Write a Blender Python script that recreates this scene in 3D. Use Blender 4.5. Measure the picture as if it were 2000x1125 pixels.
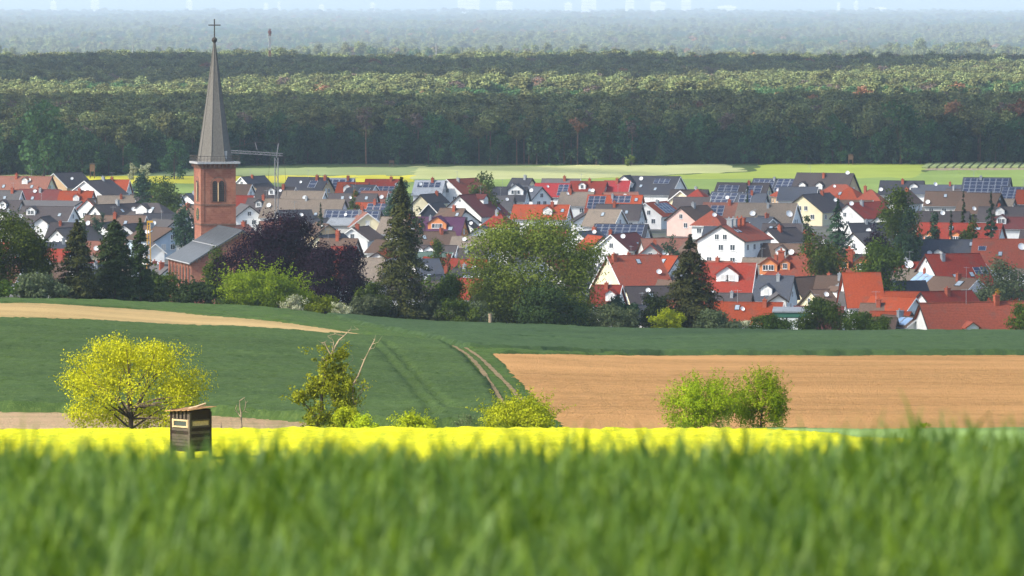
import bpy, bmesh, math, random
import numpy as np
from mathutils import Vector, Matrix
R = math.radians
for o in list(bpy.data.objects): bpy.data.objects.remove(o)
SC = bpy.context.scene
COL = SC.collection

# ---------------------------------------------------------------- camera
F = 11111.0            # focal length in photo pixels (photo 2000 x 1125, 200 mm lens)
HOR = -10.0            # horizon row in the photo
CAMZ = 63.0            # eye height above the village plain (z = 0)
PITCH = math.atan((562.5 - HOR) / F)
cam_d = bpy.data.cameras.new('camera')
cam = bpy.data.objects.new('camera', cam_d); COL.objects.link(cam)
cam.location = (0, 0, CAMZ); cam.rotation_euler = (math.pi / 2 - PITCH, 0, 0)
cam_d.sensor_width = 36.0; cam_d.lens = 36.0 * F / 2000.0
cam_d.clip_start = 0.5; cam_d.clip_end = 90000
cam_d.dof.use_dof = True; cam_d.dof.focus_distance = 480; cam_d.dof.aperture_fstop = 6.3
SC.camera = cam

# ---------------------------------------------------------------- world, sun, exposure
SUN_AZ, SUN_EL = 62.0, 40.0          # degrees left of straight-behind-the-camera, and up
SDIR = Vector((-math.sin(R(SUN_AZ)) * math.cos(R(SUN_EL)), -math.cos(R(SUN_AZ)) * math.cos(R(SUN_EL)), math.sin(R(SUN_EL))))
w = bpy.data.worlds.new('World'); SC.world = w; w.use_nodes = True
nt = w.node_tree; bg = nt.nodes['Background']
sky = nt.nodes.new('ShaderNodeTexSky'); sky.sky_type = 'NISHITA'; sky.sun_disc = False
sky.sun_elevation = R(SUN_EL); sky.sun_rotation = math.atan2(SDIR.x, SDIR.y)
sky.air_density = 1.0; sky.dust_density = 2.0; sky.altitude = 200
nt.links.new(sky.outputs[0], bg.inputs[0]); bg.inputs[1].default_value = 0.08
sl = bpy.data.lights.new('sun', 'SUN'); sl.energy = 3.9; sl.angle = R(0.5); sl.color = (1.0, 0.94, 0.82)
so = bpy.data.objects.new('sun', sl); COL.objects.link(so)
so.rotation_euler = SDIR.to_track_quat('Z', 'Y').to_euler(); so.location = (-300, -200, 400)
vs = SC.view_settings; vs.view_transform = 'Standard'; vs.look = 'None'; vs.gamma = 1.0; vs.use_curve_mapping = False
vs.exposure = 1.72
SC.render.engine = 'CYCLES'
cy = SC.cycles
cy.use_denoising = True
try: cy.denoiser = 'OPENIMAGEDENOISE'
except Exception: pass
cy.max_bounces = 8; cy.diffuse_bounces = 3; cy.glossy_bounces = 2; cy.transmission_bounces = 4
cy.volume_bounces = 0; cy.transparent_max_bounces = 8; cy.caustics_reflective = False; cy.caustics_refractive = False

# ---------------------------------------------------------------- pixel <-> world
cP, sP = math.cos(PITCH), math.sin(PITCH)
def ray(px, py):
    a = (px - 1000.0) / F; b = -(py - 562.5) / F
    return np.array([a, cP + b * sP, -sP + b * cP])       # camera space -> world (x, y forward, z)
def at(px, py, D):
    r = ray(px, py); return Vector(r * (D / r[1])) + Vector((0, 0, CAMZ))
def pix(p):
    x, y, z = p[0], p[1], p[2] - CAMZ
    d = y * cP - z * sP; v = y * sP + z * cP
    return 1000 + F * x / d, 562.5 - F * v / d
def S(D): return F / D

# ---------------------------------------------------------------- terrain
U_K = np.array([0., 450., 850., 1300., 2000.])
D_FAR = [240, 271, 300, 330, 350, 400, 450, 500, 560, 620, 660, 720, 800, 850, 930, 1000, 1100, 1250]
YT = np.array([
 [990, 990, 990, 990, 990], [930, 930, 930, 930, 926], [868, 868, 866, 866, 870], [839, 839, 839, 839, 839],
 [807, 812, 815, 816, 816], [752, 760, 770, 775, 778], [703, 717, 735, 745, 748], [664, 684, 705, 722, 725],
 [632, 654, 682, 704, 706], [604, 633, 664, 689, 690], [591, 621, 654, 680, 681], [584, 609, 647, 668, 670],
 [580, 600, 639, 656, 658], [580, 598, 636, 649, 651], [586, 602, 640, 677, 677], [592, 608, 650, 690, 690],
 [590, 596, 620, 626, 626], [550, 550, 550, 550, 550]], float)
Z_FAR = CAMZ - (YT - HOR) * np.array(D_FAR)[:, None] / F
D_NEAR = [-400, -100, 0, 14, 20, 25, 40, 60, 120]
Z_NEAR = CAMZ - np.array([-3, 1.4, 2.08, 2.30, 2.50, 3.0, 4.6, 6.8, 12.3])
KD = np.array(D_NEAR + D_FAR + [1400, 4150, 8500, 70000], float)
KZ = np.vstack([np.repeat(Z_NEAR[:, None], 5, 1), Z_FAR, np.zeros((4, 5))])
KZ[-5] = 0; KZ[-2:] = -45.0          # beyond the pine wood the plain drops to a wide river lowland
def _slopes(x, y):
    h = np.diff(x); d = np.diff(y) / h; m = np.zeros_like(y)
    for i in range(1, len(x) - 1):
        if d[i - 1] * d[i] > 0:
            w1 = 2 * h[i] + h[i - 1]; w2 = h[i] + 2 * h[i - 1]
            m[i] = (w1 + w2) / (w1 / d[i - 1] + w2 / d[i])
    m[0] = d[0]; m[-1] = d[-1]; return m
KM = np.stack([_slopes(KD, KZ[:, j]) for j in range(5)], 1)
def T(X, Y):
    X = np.atleast_1d(np.asarray(X, float)); Y = np.atleast_1d(np.asarray(Y, float)); X, Y = np.broadcast_arrays(X, Y)
    u = np.clip(1000 + X / np.maximum(Y, 60.0) * F, 0, 1999.9)
    Yc = np.clip(Y, KD[0], KD[-1] - 1)
    i = np.clip(np.searchsorted(KD, Yc, side='right') - 1, 0, len(KD) - 2)
    h = KD[i + 1] - KD[i]; t = (Yc - KD[i]) / h
    h00 = 2*t**3 - 3*t**2 + 1; h10 = t**3 - 2*t**2 + t; h01 = -2*t**3 + 3*t**2; h11 = t**3 - t**2
    j = np.clip(np.searchsorted(U_K, u, side='right') - 1, 0, 3)
    g = (u - U_K[j]) / (U_K[j + 1] - U_K[j]); g = g * g * (3 - 2 * g) * 0.6 + g * 0.4
    def col(jj): return h00 * KZ[i, jj] + h10 * h * KM[i, jj] + h01 * KZ[i + 1, jj] + h11 * h * KM[i + 1, jj]
    z = col(j) * (1 - g) + col(j + 1) * g
    q = np.clip((X - 0.98) / 0.5, 0, 1); q = q * q * (3 - 2 * q)
    z = z + 0.048 * q * np.clip(1 - np.maximum(Y - 22, 0) / 30.0, 0, 1)
    return z
def T1(x, y): return float(T(x, y)[0])
def hit(px, py, h=0.0, d0=262.0, d1=2600.0):
    """first ground point (raised by h) on the pixel's ray between distances d0 and d1"""
    r = ray(px, py); Ds = np.linspace(d0, d1, 1600)
    P = r[None, :] * (Ds / r[1])[:, None]
    g = P[:, 2] + CAMZ - T(P[:, 0], P[:, 1]) - h
    k = np.where(g <= 0)[0]
    k = int(k[0]) if len(k) else -1
    if k < 0: D = Ds[int(np.argmin(g))]
    elif k == 0: D = Ds[0]
    else: D = Ds[k-1] + (Ds[k] - Ds[k-1]) * g[k-1] / (g[k-1] - g[k] + 1e-12)
    return Vector(r * (D / r[1])) + Vector((0, 0, CAMZ))

# ---------------------------------------------------------------- object helpers
def link(o, parent=None):
    COL.objects.link(o)
    if parent is not None: o.parent = parent
    return o
def tag(o, label=None, cat=None, group=None, kind=None):
    if label: o['label'] = label
    if cat: o['category'] = cat
    if group: o['group'] = group
    if kind: o['kind'] = kind
    return o
def empty(name, loc, rz=0.0):
    o = bpy.data.objects.new(name, None); o.empty_display_size = 0.5
    o.location = loc; o.rotation_euler = (0, 0, rz); return link(o)
def mesh_np(name, V, Fs, mats=None, midx=None, smooth=False):
    """Fs: list of (n,k) int arrays"""
    me = bpy.data.meshes.new(name)
    V = np.asarray(V, np.float32).reshape(-1, 3)
    me.vertices.add(len(V)); me.vertices.foreach_set('co', V.ravel())
    Fs = [np.asarray(f, np.int32) for f in (Fs if isinstance(Fs, list) else [Fs]) if len(f)]
    tot = sum(f.size for f in Fs); n = sum(len(f) for f in Fs)
    me.loops.add(tot); me.loops.foreach_set('vertex_index', np.concatenate([f.ravel() for f in Fs]))
    me.polygons.add(n)
    cnt = np.concatenate([np.full(len(f), f.shape[1], np.int32) for f in Fs])
    st = np.concatenate([[0], np.cumsum(cnt)[:-1]]).astype(np.int32)
    me.polygons.foreach_set('loop_start', st)
    if midx is not None: me.polygons.foreach_set('material_index', np.asarray(midx, np.int32))
    if smooth: me.polygons.foreach_set('use_smooth', np.ones(n, bool))
    for m in (mats or []): me.materials.append(m)
    me.update(calc_edges=True); me.validate(); return me
class MB:
    """collects simple shapes into one mesh"""
    def __init__(s): s.v = []; s.f = []; s.m = []
    def add(s, vs_, fs, m=0):
        b = len(s.v); s.v += [tuple(x) for x in vs_]; s.f += [tuple(b + i for i in f) for f in fs]; s.m += [m] * len(fs)
    def box(s, x0, x1, y0, y1, z0, z1, m=0, M=None):
        P = [Vector((x, y, z)) for x in (x0, x1) for y in (y0, y1) for z in (z0, z1)]
        if M is not None: P = [M @ p for p in P]
        s.add(P, [(0,1,3,2),(4,6,7,5),(0,4,5,1),(2,3,7,6),(0,2,6,4),(1,5,7,3)], m)
    def tube(s, pts, rad, n=7, m=0, cap=True):
        pts = [Vector(p) for p in pts]; rings = []
        if not hasattr(rad, '__len__'): rad = [rad] * len(pts)
        b = len(s.v)
        for i, p in enumerate(pts):
            d = (pts[min(i+1, len(pts)-1)] - pts[max(i-1, 0)])
            d = d.normalized() if d.length > 1e-9 else Vector((0,0,1))
            a = d.cross(Vector((0, 0.3, 1)) if abs(d.z) < 0.9 else Vector((1, 0.2, 0))).normalized(); c = d.cross(a)
            for k in range(n):
                t = 2 * math.pi * k / n
                s.v.append(tuple(p + (a * math.cos(t) + c * math.sin(t)) * rad[i]))
        for i in range(len(pts) - 1):
            for k in range(n):
                s.f.append((b+i*n+k, b+i*n+(k+1)%n, b+(i+1)*n+(k+1)%n, b+(i+1)*n+k)); s.m.append(m)
        if cap:
            s.f.append(tuple(b + k for k in range(n))[::-1]); s.m.append(m)
            s.f.append(tuple(b + (len(pts)-1)*n + k for k in range(n))); s.m.append(m)
    def lathe(s, prof, n=12, m=0, c=(0,0,0), ph=0.0):
        b = len(s.v)
        for r, z in prof:
            for k in range(n):
                t = 2*math.pi*k/n + ph; s.v.append((c[0]+r*math.cos(t), c[1]+r*math.sin(t), c[2]+z))
        for i in range(len(prof)-1):
            for k in range(n):
                s.f.append((b+i*n+k, b+i*n+(k+1)%n, b+(i+1)*n+(k+1)%n, b+(i+1)*n+k)); s.m.append(m)
        s.f.append(tuple(b+k for k in range(n))[::-1]); s.m.append(m)
        s.f.append(tuple(b+(len(prof)-1)*n+k for k in range(n))); s.m.append(m)
    def prism(s, poly, d0, d1, axis='y', m=0):
        """extrude polygon (list of (a,b)) between d0 and d1 along axis; (a,b) are the other two axes"""
        n = len(poly)
        def P(a, b, d): return (a, d, b) if axis == 'y' else ((d, a, b) if axis == 'x' else (a, b, d))
        vs_ = [P(a, b, d0) for a, b in poly] + [P(a, b, d1) for a, b in poly]
        fs = [tuple(range(n)), tuple(range(2*n-1, n-1, -1))] + [(i, n+i, n+(i+1)%n, (i+1)%n) for i in range(n)]
        s.add(vs_, fs, m)
    def mesh(s, name, mats, smooth=False):
        me = bpy.data.meshes.new(name); me.from_pydata(s.v, [], s.f)
        for m in mats: me.materials.append(m)
        me.polygons.foreach_set('material_index', s.m)
        if smooth: me.polygons.foreach_set('use_smooth', [True] * len(s.f))
        bm = bmesh.new(); bm.from_mesh(me); bmesh.ops.recalc_face_normals(bm, faces=bm.faces); bm.to_mesh(me); bm.free()
        me.update(); return me
    def build(s, name, mats, parent=None, smooth=False, loc=None, rz=0.0):
        if not isinstance(mats, (list, tuple)): mats = [mats]
        o = bpy.data.objects.new(name, s.mesh(name, mats, smooth))
        if loc is not None: o.location = loc; o.rotation_euler = (0, 0, rz)
        return link(o, parent)
def obj(name, me, parent=None, M=None):
    o = bpy.data.objects.new(name, me)
    if M is not None: o.matrix_local = M
    return link(o, parent)

# ---------------------------------------------------------------- materials
MATS = {}
def newmat(name):
    m = bpy.data.materials.new(name); m.use_nodes = True
    nt = m.node_tree; b = nt.nodes['Principled BSDF']; MATS[name] = m
    return m, nt, b
def mixcol(nt, fac, a, b):
    n = nt.nodes.new('ShaderNodeMix'); n.data_type = 'RGBA'
    if hasattr(fac, 'is_output'): nt.links.new(fac, n.inputs[0])
    else: n.inputs[0].default_value = fac
    for k, c in ((6, a), (7, b)):
        if hasattr(c, 'is_output'): nt.links.new(c, n.inputs[k])
        else: n.inputs[k].default_value = (*c, 1)
    return n.outputs[2]
def noise(nt, scale, detail=3, rough=0.6, coord='Object', stretch=None, lo=0.35, hi=0.65):
    tc = nt.nodes.new('ShaderNodeTexCoord'); n = nt.nodes.new('ShaderNodeTexNoise')
    n.inputs['Scale'].default_value = scale; n.inputs['Detail'].default_value = detail; n.inputs['Roughness'].default_value = rough
    v = tc.outputs[coord]
    if stretch:
        mp = nt.nodes.new('ShaderNodeMapping'); mp.inputs['Scale'].default_value = stretch[:3]
        if len(stretch) > 3: mp.inputs['Rotation'].default_value = (0, 0, stretch[3])
        nt.links.new(v, mp.inputs[0]); v = mp.outputs[0]
    nt.links.new(v, n.inputs[0])
    mr = nt.nodes.new('ShaderNodeMapRange'); mr.inputs[1].default_value = lo; mr.inputs[2].default_value = hi
    nt.links.new(n.outputs[0], mr.inputs[0]); return mr.outputs[0]
def bump(nt, b, h, strength=0.4, dist=0.05):
    bp = nt.nodes.new('ShaderNodeBump'); bp.inputs['Strength'].default_value = strength; bp.inputs['Distance'].default_value = dist
    nt.links.new(h, bp.inputs['Height']); nt.links.new(bp.outputs[0], b.inputs['Normal'])
def plain(name, c, rough=0.8, var=0.15, scale=3.0, metal=0.0, stretch=None, spec=0.15):
    if name in MATS: return MATS[name]
    m, nt, b = newmat(name)
    d = tuple(x * (1 - var) for x in c); e = tuple(min(1, x * (1 + var)) for x in c)
    f = noise(nt, scale, 4, 0.65, stretch=stretch)
    nt.links.new(mixcol(nt, f, d, e), b.inputs['Base Color'])
    b.inputs['Roughness'].default_value = rough; b.inputs['Metallic'].default_value = metal
    b.inputs['Specular IOR Level'].default_value = spec
    return m
def roofmat(name, c, moss=(0.09, 0.085, 0.07), amt=0.5):
    if name in MATS: return MATS[name]
    m, nt, b = newmat(name)
    d = tuple(x * 0.72 for x in c); e = tuple(min(1, x * 1.22) for x in c)
    base = mixcol(nt, noise(nt, 3.0, 5, 0.75, lo=0.3, hi=0.7), d, e)
    wv = nt.nodes.new('ShaderNodeTexWave'); wv.wave_type = 'BANDS'; wv.bands_direction = 'Z'; wv.inputs['Scale'].default_value = 1.35
    wv.inputs['Distortion'].default_value = 0.6
    tc = nt.nodes.new('ShaderNodeTexCoord'); nt.links.new(tc.outputs['Object'], wv.inputs[0])
    sp = noise(nt, 0.45, 5, 0.7, stretch=(1, 1, 1.0), lo=0.52, hi=0.72)
    mu = nt.nodes.new('ShaderNodeMath'); mu.operation = 'MULTIPLY'; mu.inputs[1].default_value = amt
    nt.links.new(sp, mu.inputs[0])
    base = mixcol(nt, mu.outputs[0], base, moss)
    # every house weathers a little differently
    oi = nt.nodes.new('ShaderNodeObjectInfo'); hv = nt.nodes.new('ShaderNodeHueSaturation')
    mr = nt.nodes.new('ShaderNodeMapRange'); mr.inputs[3].default_value = 0.80; mr.inputs[4].default_value = 1.22
    nt.links.new(oi.outputs['Random'], mr.inputs[0]); nt.links.new(mr.outputs[0], hv.inputs['Value']); nt.links.new(base, hv.inputs['Color'])
    nt.links.new(hv.outputs[0], b.inputs['Base Color'])
    b.inputs['Roughness'].default_value = 0.85; b.inputs['Specular IOR Level'].default_value = 0.10
    bump(nt, b, wv.outputs[1], 0.5, 0.05); return m
def leafmat(name, a, b_, trans=0.35, hue=0.02, nscale=0.5, v0=.82, v1=1.2):
    """two leaf colours, mixed by clump and by leaf, part of the light going through"""
    if name in MATS: return MATS[name]
    m, nt, b = newmat(name)
    g = nt.nodes.new('ShaderNodeNewGeometry')
    f = noise(nt, nscale, 3, 0.6)
    ad = nt.nodes.new('ShaderNodeMath'); ad.operation = 'MULTIPLY_ADD'; ad.inputs[1].default_value = 0.55; ad.use_clamp = True
    s2 = nt.nodes.new('ShaderNodeMath'); s2.operation = 'MULTIPLY'; s2.inputs[1].default_value = 0.5
    nt.links.new(f, s2.inputs[0]); nt.links.new(g.outputs['Random Per Island'], ad.inputs[0]); nt.links.new(s2.outputs[0], ad.inputs[2])
    c = mixcol(nt, ad.outputs[0], a, b_)
    oi = nt.nodes.new('ShaderNodeObjectInfo'); hv = nt.nodes.new('ShaderNodeHueSaturation')
    mr = nt.nodes.new('ShaderNodeMapRange'); mr.inputs[3].default_value = 0.5 - hue; mr.inputs[4].default_value = 0.5 + hue
    mv = nt.nodes.new('ShaderNodeMapRange'); mv.inputs[3].default_value = v0; mv.inputs[4].default_value = v1
    nt.links.new(oi.outputs['Random'], mr.inputs[0]); nt.links.new(mr.outputs[0], hv.inputs['Hue'])
    nt.links.new(oi.outputs['Random'], mv.inputs[0]); nt.links.new(mv.outputs[0], hv.inputs['Value']); nt.links.new(c, hv.inputs['Color'])
    nt.links.new(hv.outputs[0], b.inputs['Base Color']); b.inputs['Roughness'].default_value = 0.65
    b.inputs['Specular IOR Level'].default_value = 0.08
    tr = nt.nodes.new('ShaderNodeBsdfTranslucent'); nt.links.new(hv.outputs[0], tr.inputs[0])
    mx = nt.nodes.new('ShaderNodeMixShader'); mx.inputs[0].default_value = trans
    nt.links.new(b.outputs[0], mx.inputs[1]); nt.links.new(tr.outputs[0], mx.inputs[2])
    nt.links.new(mx.outputs[0], nt.nodes['Material Output'].inputs[0]); return m
# ================================================================ ground
def ground_sheet():
    Y = np.concatenate([np.arange(-400, 0, 20), np.arange(0, 20, 1.0), np.arange(20, 240, 5), np.arange(240, 1300, 3.0),
                        1300 * (52000 / 1300) ** (np.linspace(0, 1, 90))])
    q = np.linspace(-1, 1, 121); k = np.sign(q) * np.abs(q) ** 2.2
    W = 40 + np.maximum(Y, 0) * 0.62
    X = k[None, :] * W[:, None]; YY = np.repeat(Y[:, None], len(k), 1)
    Z = T(X.ravel(), YY.ravel()).reshape(X.shape)
    V = np.stack([X, YY, Z], -1).reshape(-1, 3)
    n, m = X.shape; i = np.arange((n - 1) * m).reshape(n - 1, m)[:, :-1].ravel()
    me = mesh_np('ground', V, np.stack([i, i + 1, i + m + 1, i + m], 1), smooth=True)
    mt, nt, b = newmat('ground_grass')
    c = mixcol(nt, noise(nt, 0.25, 5, 0.7), (0.045, 0.085, 0.02), (0.11, 0.14, 0.045))
    c = mixcol(nt, noise(nt, 0.03, 4, 0.7, lo=0.55, hi=0.7), c, (0.16, 0.13, 0.08))
    nt.links.new(c, b.inputs['Base Color']); b.inputs['Roughness'].default_value = 0.95; b.inputs['Specular IOR Level'].default_value = 0.1
    bump(nt, b, noise(nt, 4.0, 4), 0.6, 0.1)
    me.materials.append(mt)
    return tag(obj('ground', me), 'grassy ground rolling down to the village plain', kind='structure')
ground_sheet()

def vnoise(x, y, s, seed):
    """cheap smooth value noise"""
    rg = np.random.RandomState(seed); g = rg.rand(64, 64)
    x = x / s; y = y / s; xi = np.floor(x).astype(int); yi = np.floor(y).astype(int)
    fx = x - xi; fy = y - yi; fx = fx*fx*(3-2*fx); fy = fy*fy*(3-2*fy)
    a = g[xi % 64, yi % 64]; b = g[(xi+1) % 64, yi % 64]; c = g[xi % 64, (yi+1) % 64]; d = g[(xi+1) % 64, (yi+1) % 64]
    return (a*(1-fx)+b*fx)*(1-fy) + (c*(1-fx)+d*fx)*fy - 0.5
def inside(px, py, poly):
    r = np.zeros(len(px), bool); n = len(poly)
    for i in range(n):
        x0, y0 = poly[i]; x1, y1 = poly[(i+1) % n]
        if y0 == y1: continue
        c = ((py < y0) != (py < y1)) & (px < (x1-x0)*(py-y0)/(y1-y0)+x0); r ^= c
    return r
def dist_line(px, py, pts):
    d = np.full(len(px), 1e9)
    for (x0, y0), (x1, y1) in zip(pts[:-1], pts[1:]):
        dx, dy = x1-x0, y1-y0; t = np.clip(((px-x0)*dx+(py-y0)*dy)/(dx*dx+dy*dy), 0, 1)
        d = np.minimum(d, np.hypot(px-x0-t*dx, py-y0-t*dy))
    return d
def field(name, pixels, h, dx, dy, mat, label, jit=0.06, wav=0.1, seed=1, lines=None, lw=0.3, ldrop=None, dr=(262, 2600), kind='structure', xy=None, lump=0.0):
    """crop or soil sheet over the ground inside a polygon; its rim drops to the ground"""
    if xy is None:
        xy = [hit(px, py, h, *dr) for px, py in pixels]; xy = [(p.x, p.y) for p in xy]
    a = np.array(xy); x0, y0 = a.min(0) - dx; x1, y1 = a.max(0) + dy
    gx = np.arange(x0, x1, dx); gy = np.arange(y0, y1, dy)
    X, Y = np.meshgrid(gx, gy); sh = X.shape; X = X.ravel(); Y = Y.ravel()
    rg = np.random.RandomState(seed)
    X2 = X + (rg.rand(len(X)) - .5) * dx * .7; Y2 = Y + (rg.rand(len(X)) - .5) * dy * .7
    ins = inside(X2, Y2, xy)
    z = T(X2, Y2)
    hh = h + jit * (rg.rand(len(X)) - .5) * 2 + wav * (vnoise(X2, Y2, 7, seed) + vnoise(X2, Y2, 2.2, seed + 1))
    if lump: hh = hh + lump * np.maximum(vnoise(X2, Y2, 1.1, seed + 5), 0)
    if lines:
        for ln in lines:
            d = dist_line(X2, Y2, ln); k = np.clip(1 - (d - lw*0.5) / (lw*0.5), 0, 1)
            hh = hh - (ldrop if ldrop else h * 0.85) * k
    z = z + np.where(ins, np.maximum(hh, 0.02 if h < 0.2 else 0.05), -0.02)
    n, m = sh; i = np.arange((n-1)*m).reshape(n-1, m)[:, :-1].ravel()
    f = np.stack([i, i+1, i+m+1, i+m], 1)
    f = f[ins[f].any(1)]
    used = np.unique(f); mp = np.full(len(X), -1); mp[used] = np.arange(len(used))
    me = mesh_np(name, np.stack([X2, Y2, z], 1)[used], mp[f], [mat], smooth=False)
    return tag(obj(name, me), label, kind=kind)
def cropmat(name, a, b_, c_=None, sc=(0.5, 6.0), stretch=None, trans=0.0):
    mt, nt, b = newmat(name)
    c = mixcol(nt, noise(nt, sc[0], 4, 0.7, stretch=stretch), a, b_)
    if c_: c = mixcol(nt, noise(nt, sc[1], 3, 0.7, lo=0.5, hi=0.7), c, c_)
    st = noise(nt, 0.22, 4, 0.75, stretch=(0.12, 1.3, 1, 0.12), lo=0.3, hi=0.7); st2 = noise(nt, 0.018, 3, 0.6, lo=0.3, hi=0.7)
    hv = nt.nodes.new('ShaderNodeHueSaturation'); ad = nt.nodes.new('ShaderNodeMath'); ad.operation = 'ADD'; mr = nt.nodes.new('ShaderNodeMapRange'); mr.inputs[2].default_value = 2; mr.inputs[3].default_value = .80; mr.inputs[4].default_value = 1.22
    nt.links.new(st, ad.inputs[0]); nt.links.new(st2, ad.inputs[1]); nt.links.new(ad.outputs[0], mr.inputs[0]); nt.links.new(mr.outputs[0], hv.inputs['Value']); nt.links.new(c, hv.inputs['Color']); c = hv.outputs[0]
    nt.links.new(c, b.inputs['Base Color']); b.inputs['Roughness'].default_value = 0.85; b.inputs['Specular IOR Level'].default_value = 0.15
    bump(nt, b, noise(nt, 9.0, 3), 0.5, 0.08); return mt
M_GREEN = cropmat('wheat_green', (0.046, 0.085, 0.020), (0.064, 0.108, 0.025), (0.092, 0.14, 0.032), (0.12, 2.5), (1, .5, 1))
M_GREEN2 = cropmat('barley_green', (0.040, 0.076, 0.023), (0.055, 0.098, 0.028), (0.072, 0.12, 0.034), (0.12, 2.5), (1, .5, 1))
M_YELLOW = cropmat('rape_yellow', (0.38, 0.38, 0.004), (0.46, 0.45, 0.006), (0.25, 0.31, 0.008), (0.3, 2.2))
M_PALE = cropmat('young_grain', (0.17, 0.26, 0.085), (0.21, 0.31, 0.10), None, (0.4, 3.0))
M_GRASS = cropmat('verge_grass', (0.04, 0.085, 0.012), (0.075, 0.135, 0.02), (0.11, 0.13, 0.04), (0.4, 3.0))
M_TRACK = cropmat('bare_rut', (0.24, 0.16, 0.08), (0.32, 0.22, 0.11), (0.08, 0.10, 0.03), (0.5, 0.8))
def soilmat(name, a, b_, rowdir, dark, lines_rot=0.0):
    mt, nt, b = newmat(name)
    c = mixcol(nt, noise(nt, 0.10, 5, 0.7, stretch=rowdir), a, b_)
    c = mixcol(nt, noise(nt, 1.7, 4, 0.75, lo=0.45, hi=0.75), c, dark)
    c = mixcol(nt, noise(nt, 0.35, 5, 0.75, stretch=(0.10, 1.2, 1), lo=0.5, hi=0.75), c, tuple(x * .8 for x in dark))
    c = mixcol(nt, noise(nt, 0.02, 3, 0.6, lo=0.45, hi=0.7), c, tuple(min(1, x * 1.15) for x in b_))
    nt.links.new(c, b.inputs['Base Color']); b.inputs['Roughness'].default_value = 0.95; b.inputs['Specular IOR Level'].default_value = 0.05
    bump(nt, b, noise(nt, 5.0, 4), 0.7, 0.1); return mt
M_SOIL = soilmat('bare_soil', (0.40, 0.205, 0.075), (0.50, 0.27, 0.105), (0.25, 1.6, 1), (0.30, 0.175, 0.06))
M_SOIL2 = soilmat('dry_soil', (0.44, 0.29, 0.12), (0.52, 0.36, 0.16), (0.3, 1.5, 1), (0.33, 0.26, 0.11))
M_SOIL3 = soilmat('stony_strip', (0.40, 0.25, 0.15), (0.50, 0.34, 0.20), (0.3, 1.0, 1), (0.22, 0.24, 0.09))

# yellow field at the foot of the slope, hunting hide stands in it
YF = [(-500, 838), (0, 838), (600, 836), (1000, 835), (1400, 836), (1550, 842), (1745, 857), (2100, 885), (2600, 935)]
top = [hit(px, py, 0.75, 262, 330) for px, py in YF]
xyY = [(p.x, p.y) for p in top] + [(60, 225), (-60, 225)]
field('yellow_field', None, 0.75, 0.37, 0.37, M_YELLOW, 'glowing yellow flowering field below the bushes', 0.09, 0.10, 3, xy=xyY, lump=0.08)
PG = [(p.x, p.y + 0.5) for p in top if p.x > 10]
far = [(62, 322), (14, 322)]
far = [hit(2500, 835, 0.3, 262, 345), hit(2000, 835, 0.3, 262, 345), hit(1480, 836, 0.3, 262, 345)]
field('pale_green_field', None, 0.3, 0.3, 0.3, M_PALE, 'pale green young grain strip at the right behind the yellow field', 0.05, 0.1, 4, xy=PG + [(p.x, p.y) for p in far])
# stony tan strip at the left behind the big yellow tree
field('soil_strip', [(-600, 836), (620, 836), (600, 822), (420, 812), (200, 806), (0, 803), (-600, 798)], 0.05, 0.5, 0.5, M_SOIL3, 'pinkish stony soil strip under the left green field', 0.05, 0.05, 5, dr=(322, 420))
# left green field
GL = [(-600, 786), (0, 786), (420, 794), (620, 808), (800, 826), (1000, 836), (985, 800), (952, 742), (905, 692), (862, 663), (745, 656), (600, 647), (300, 631), (0, 621), (-600, 612)]
tram = [[(728, 668), (760, 700), (800, 745), (835, 788), (850, 815)], [(752, 668), (790, 705), (830, 750), (862, 782), (880, 800)]]
tr = [[(lambda p: (p.x, p.y))(hit(x, y, 0.55, 320, 640)) for x, y in ln] for ln in tram]
field('green_wheat_field', GL, 0.62, 0.40, 0.42, M_GREEN, 'dark green wheat field with two tram lines, left of the track', 0.09, 0.14, 6, lines=tr, lw=0.34, ldrop=0.26, dr=(330, 660))
# left tan strip above it
field('tan_field', [(-600, 618), (0, 622), (300, 636), (600, 652), (760, 661), (822, 666), (790, 658), (650, 639), (550, 626), (300, 603), (0, 586), (-600, 576)], 0.10, 0.65, 0.65, M_SOIL2, 'narrow golden tan field strip on the left rise', 0.05, 0.06, 7, dr=(500, 760))
# field margin of long grass between the wheat and the tan strip
field('grass_margin', [(-600, 619), (0, 625), (300, 640), (600, 656), (700, 661), (700, 658), (600, 651), (300, 635), (0, 619), (-600, 612)], 0.2, 0.35, 0.5, M_GRASS, 'strip of rough grass between wheat and tan field', 0.15, 0.3, 27, dr=(500, 760))
# right bare-soil field
TR = [(1105, 838), (1060, 795), (1030, 762), (990, 718), (958, 689), (1300, 690), (1700, 690), (2000, 689), (2700, 687), (2700, 840), (2000, 838)]
drill = []
for k in range(9):
    o = k * 55
    drill.append([(1000 + o*0.9, 694), (1045 + o*0.97, 724), (1085 + o, 764), (1125 + o*1.02, 806), (1150 + o*1.03, 836)])
dl = [[(lambda p: (p.x, p.y))(hit(x, y, 0.05, 326, 700)) for x, y in ln] for ln in drill]
field('bare_field', TR, 0.06, 0.55, 0.58, M_SOIL, 'bare orange brown ploughed field right of the track', 0.05, 0.07, 8, lines=dl, lw=0.3, ldrop=-0.045, dr=(326, 700))
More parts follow.
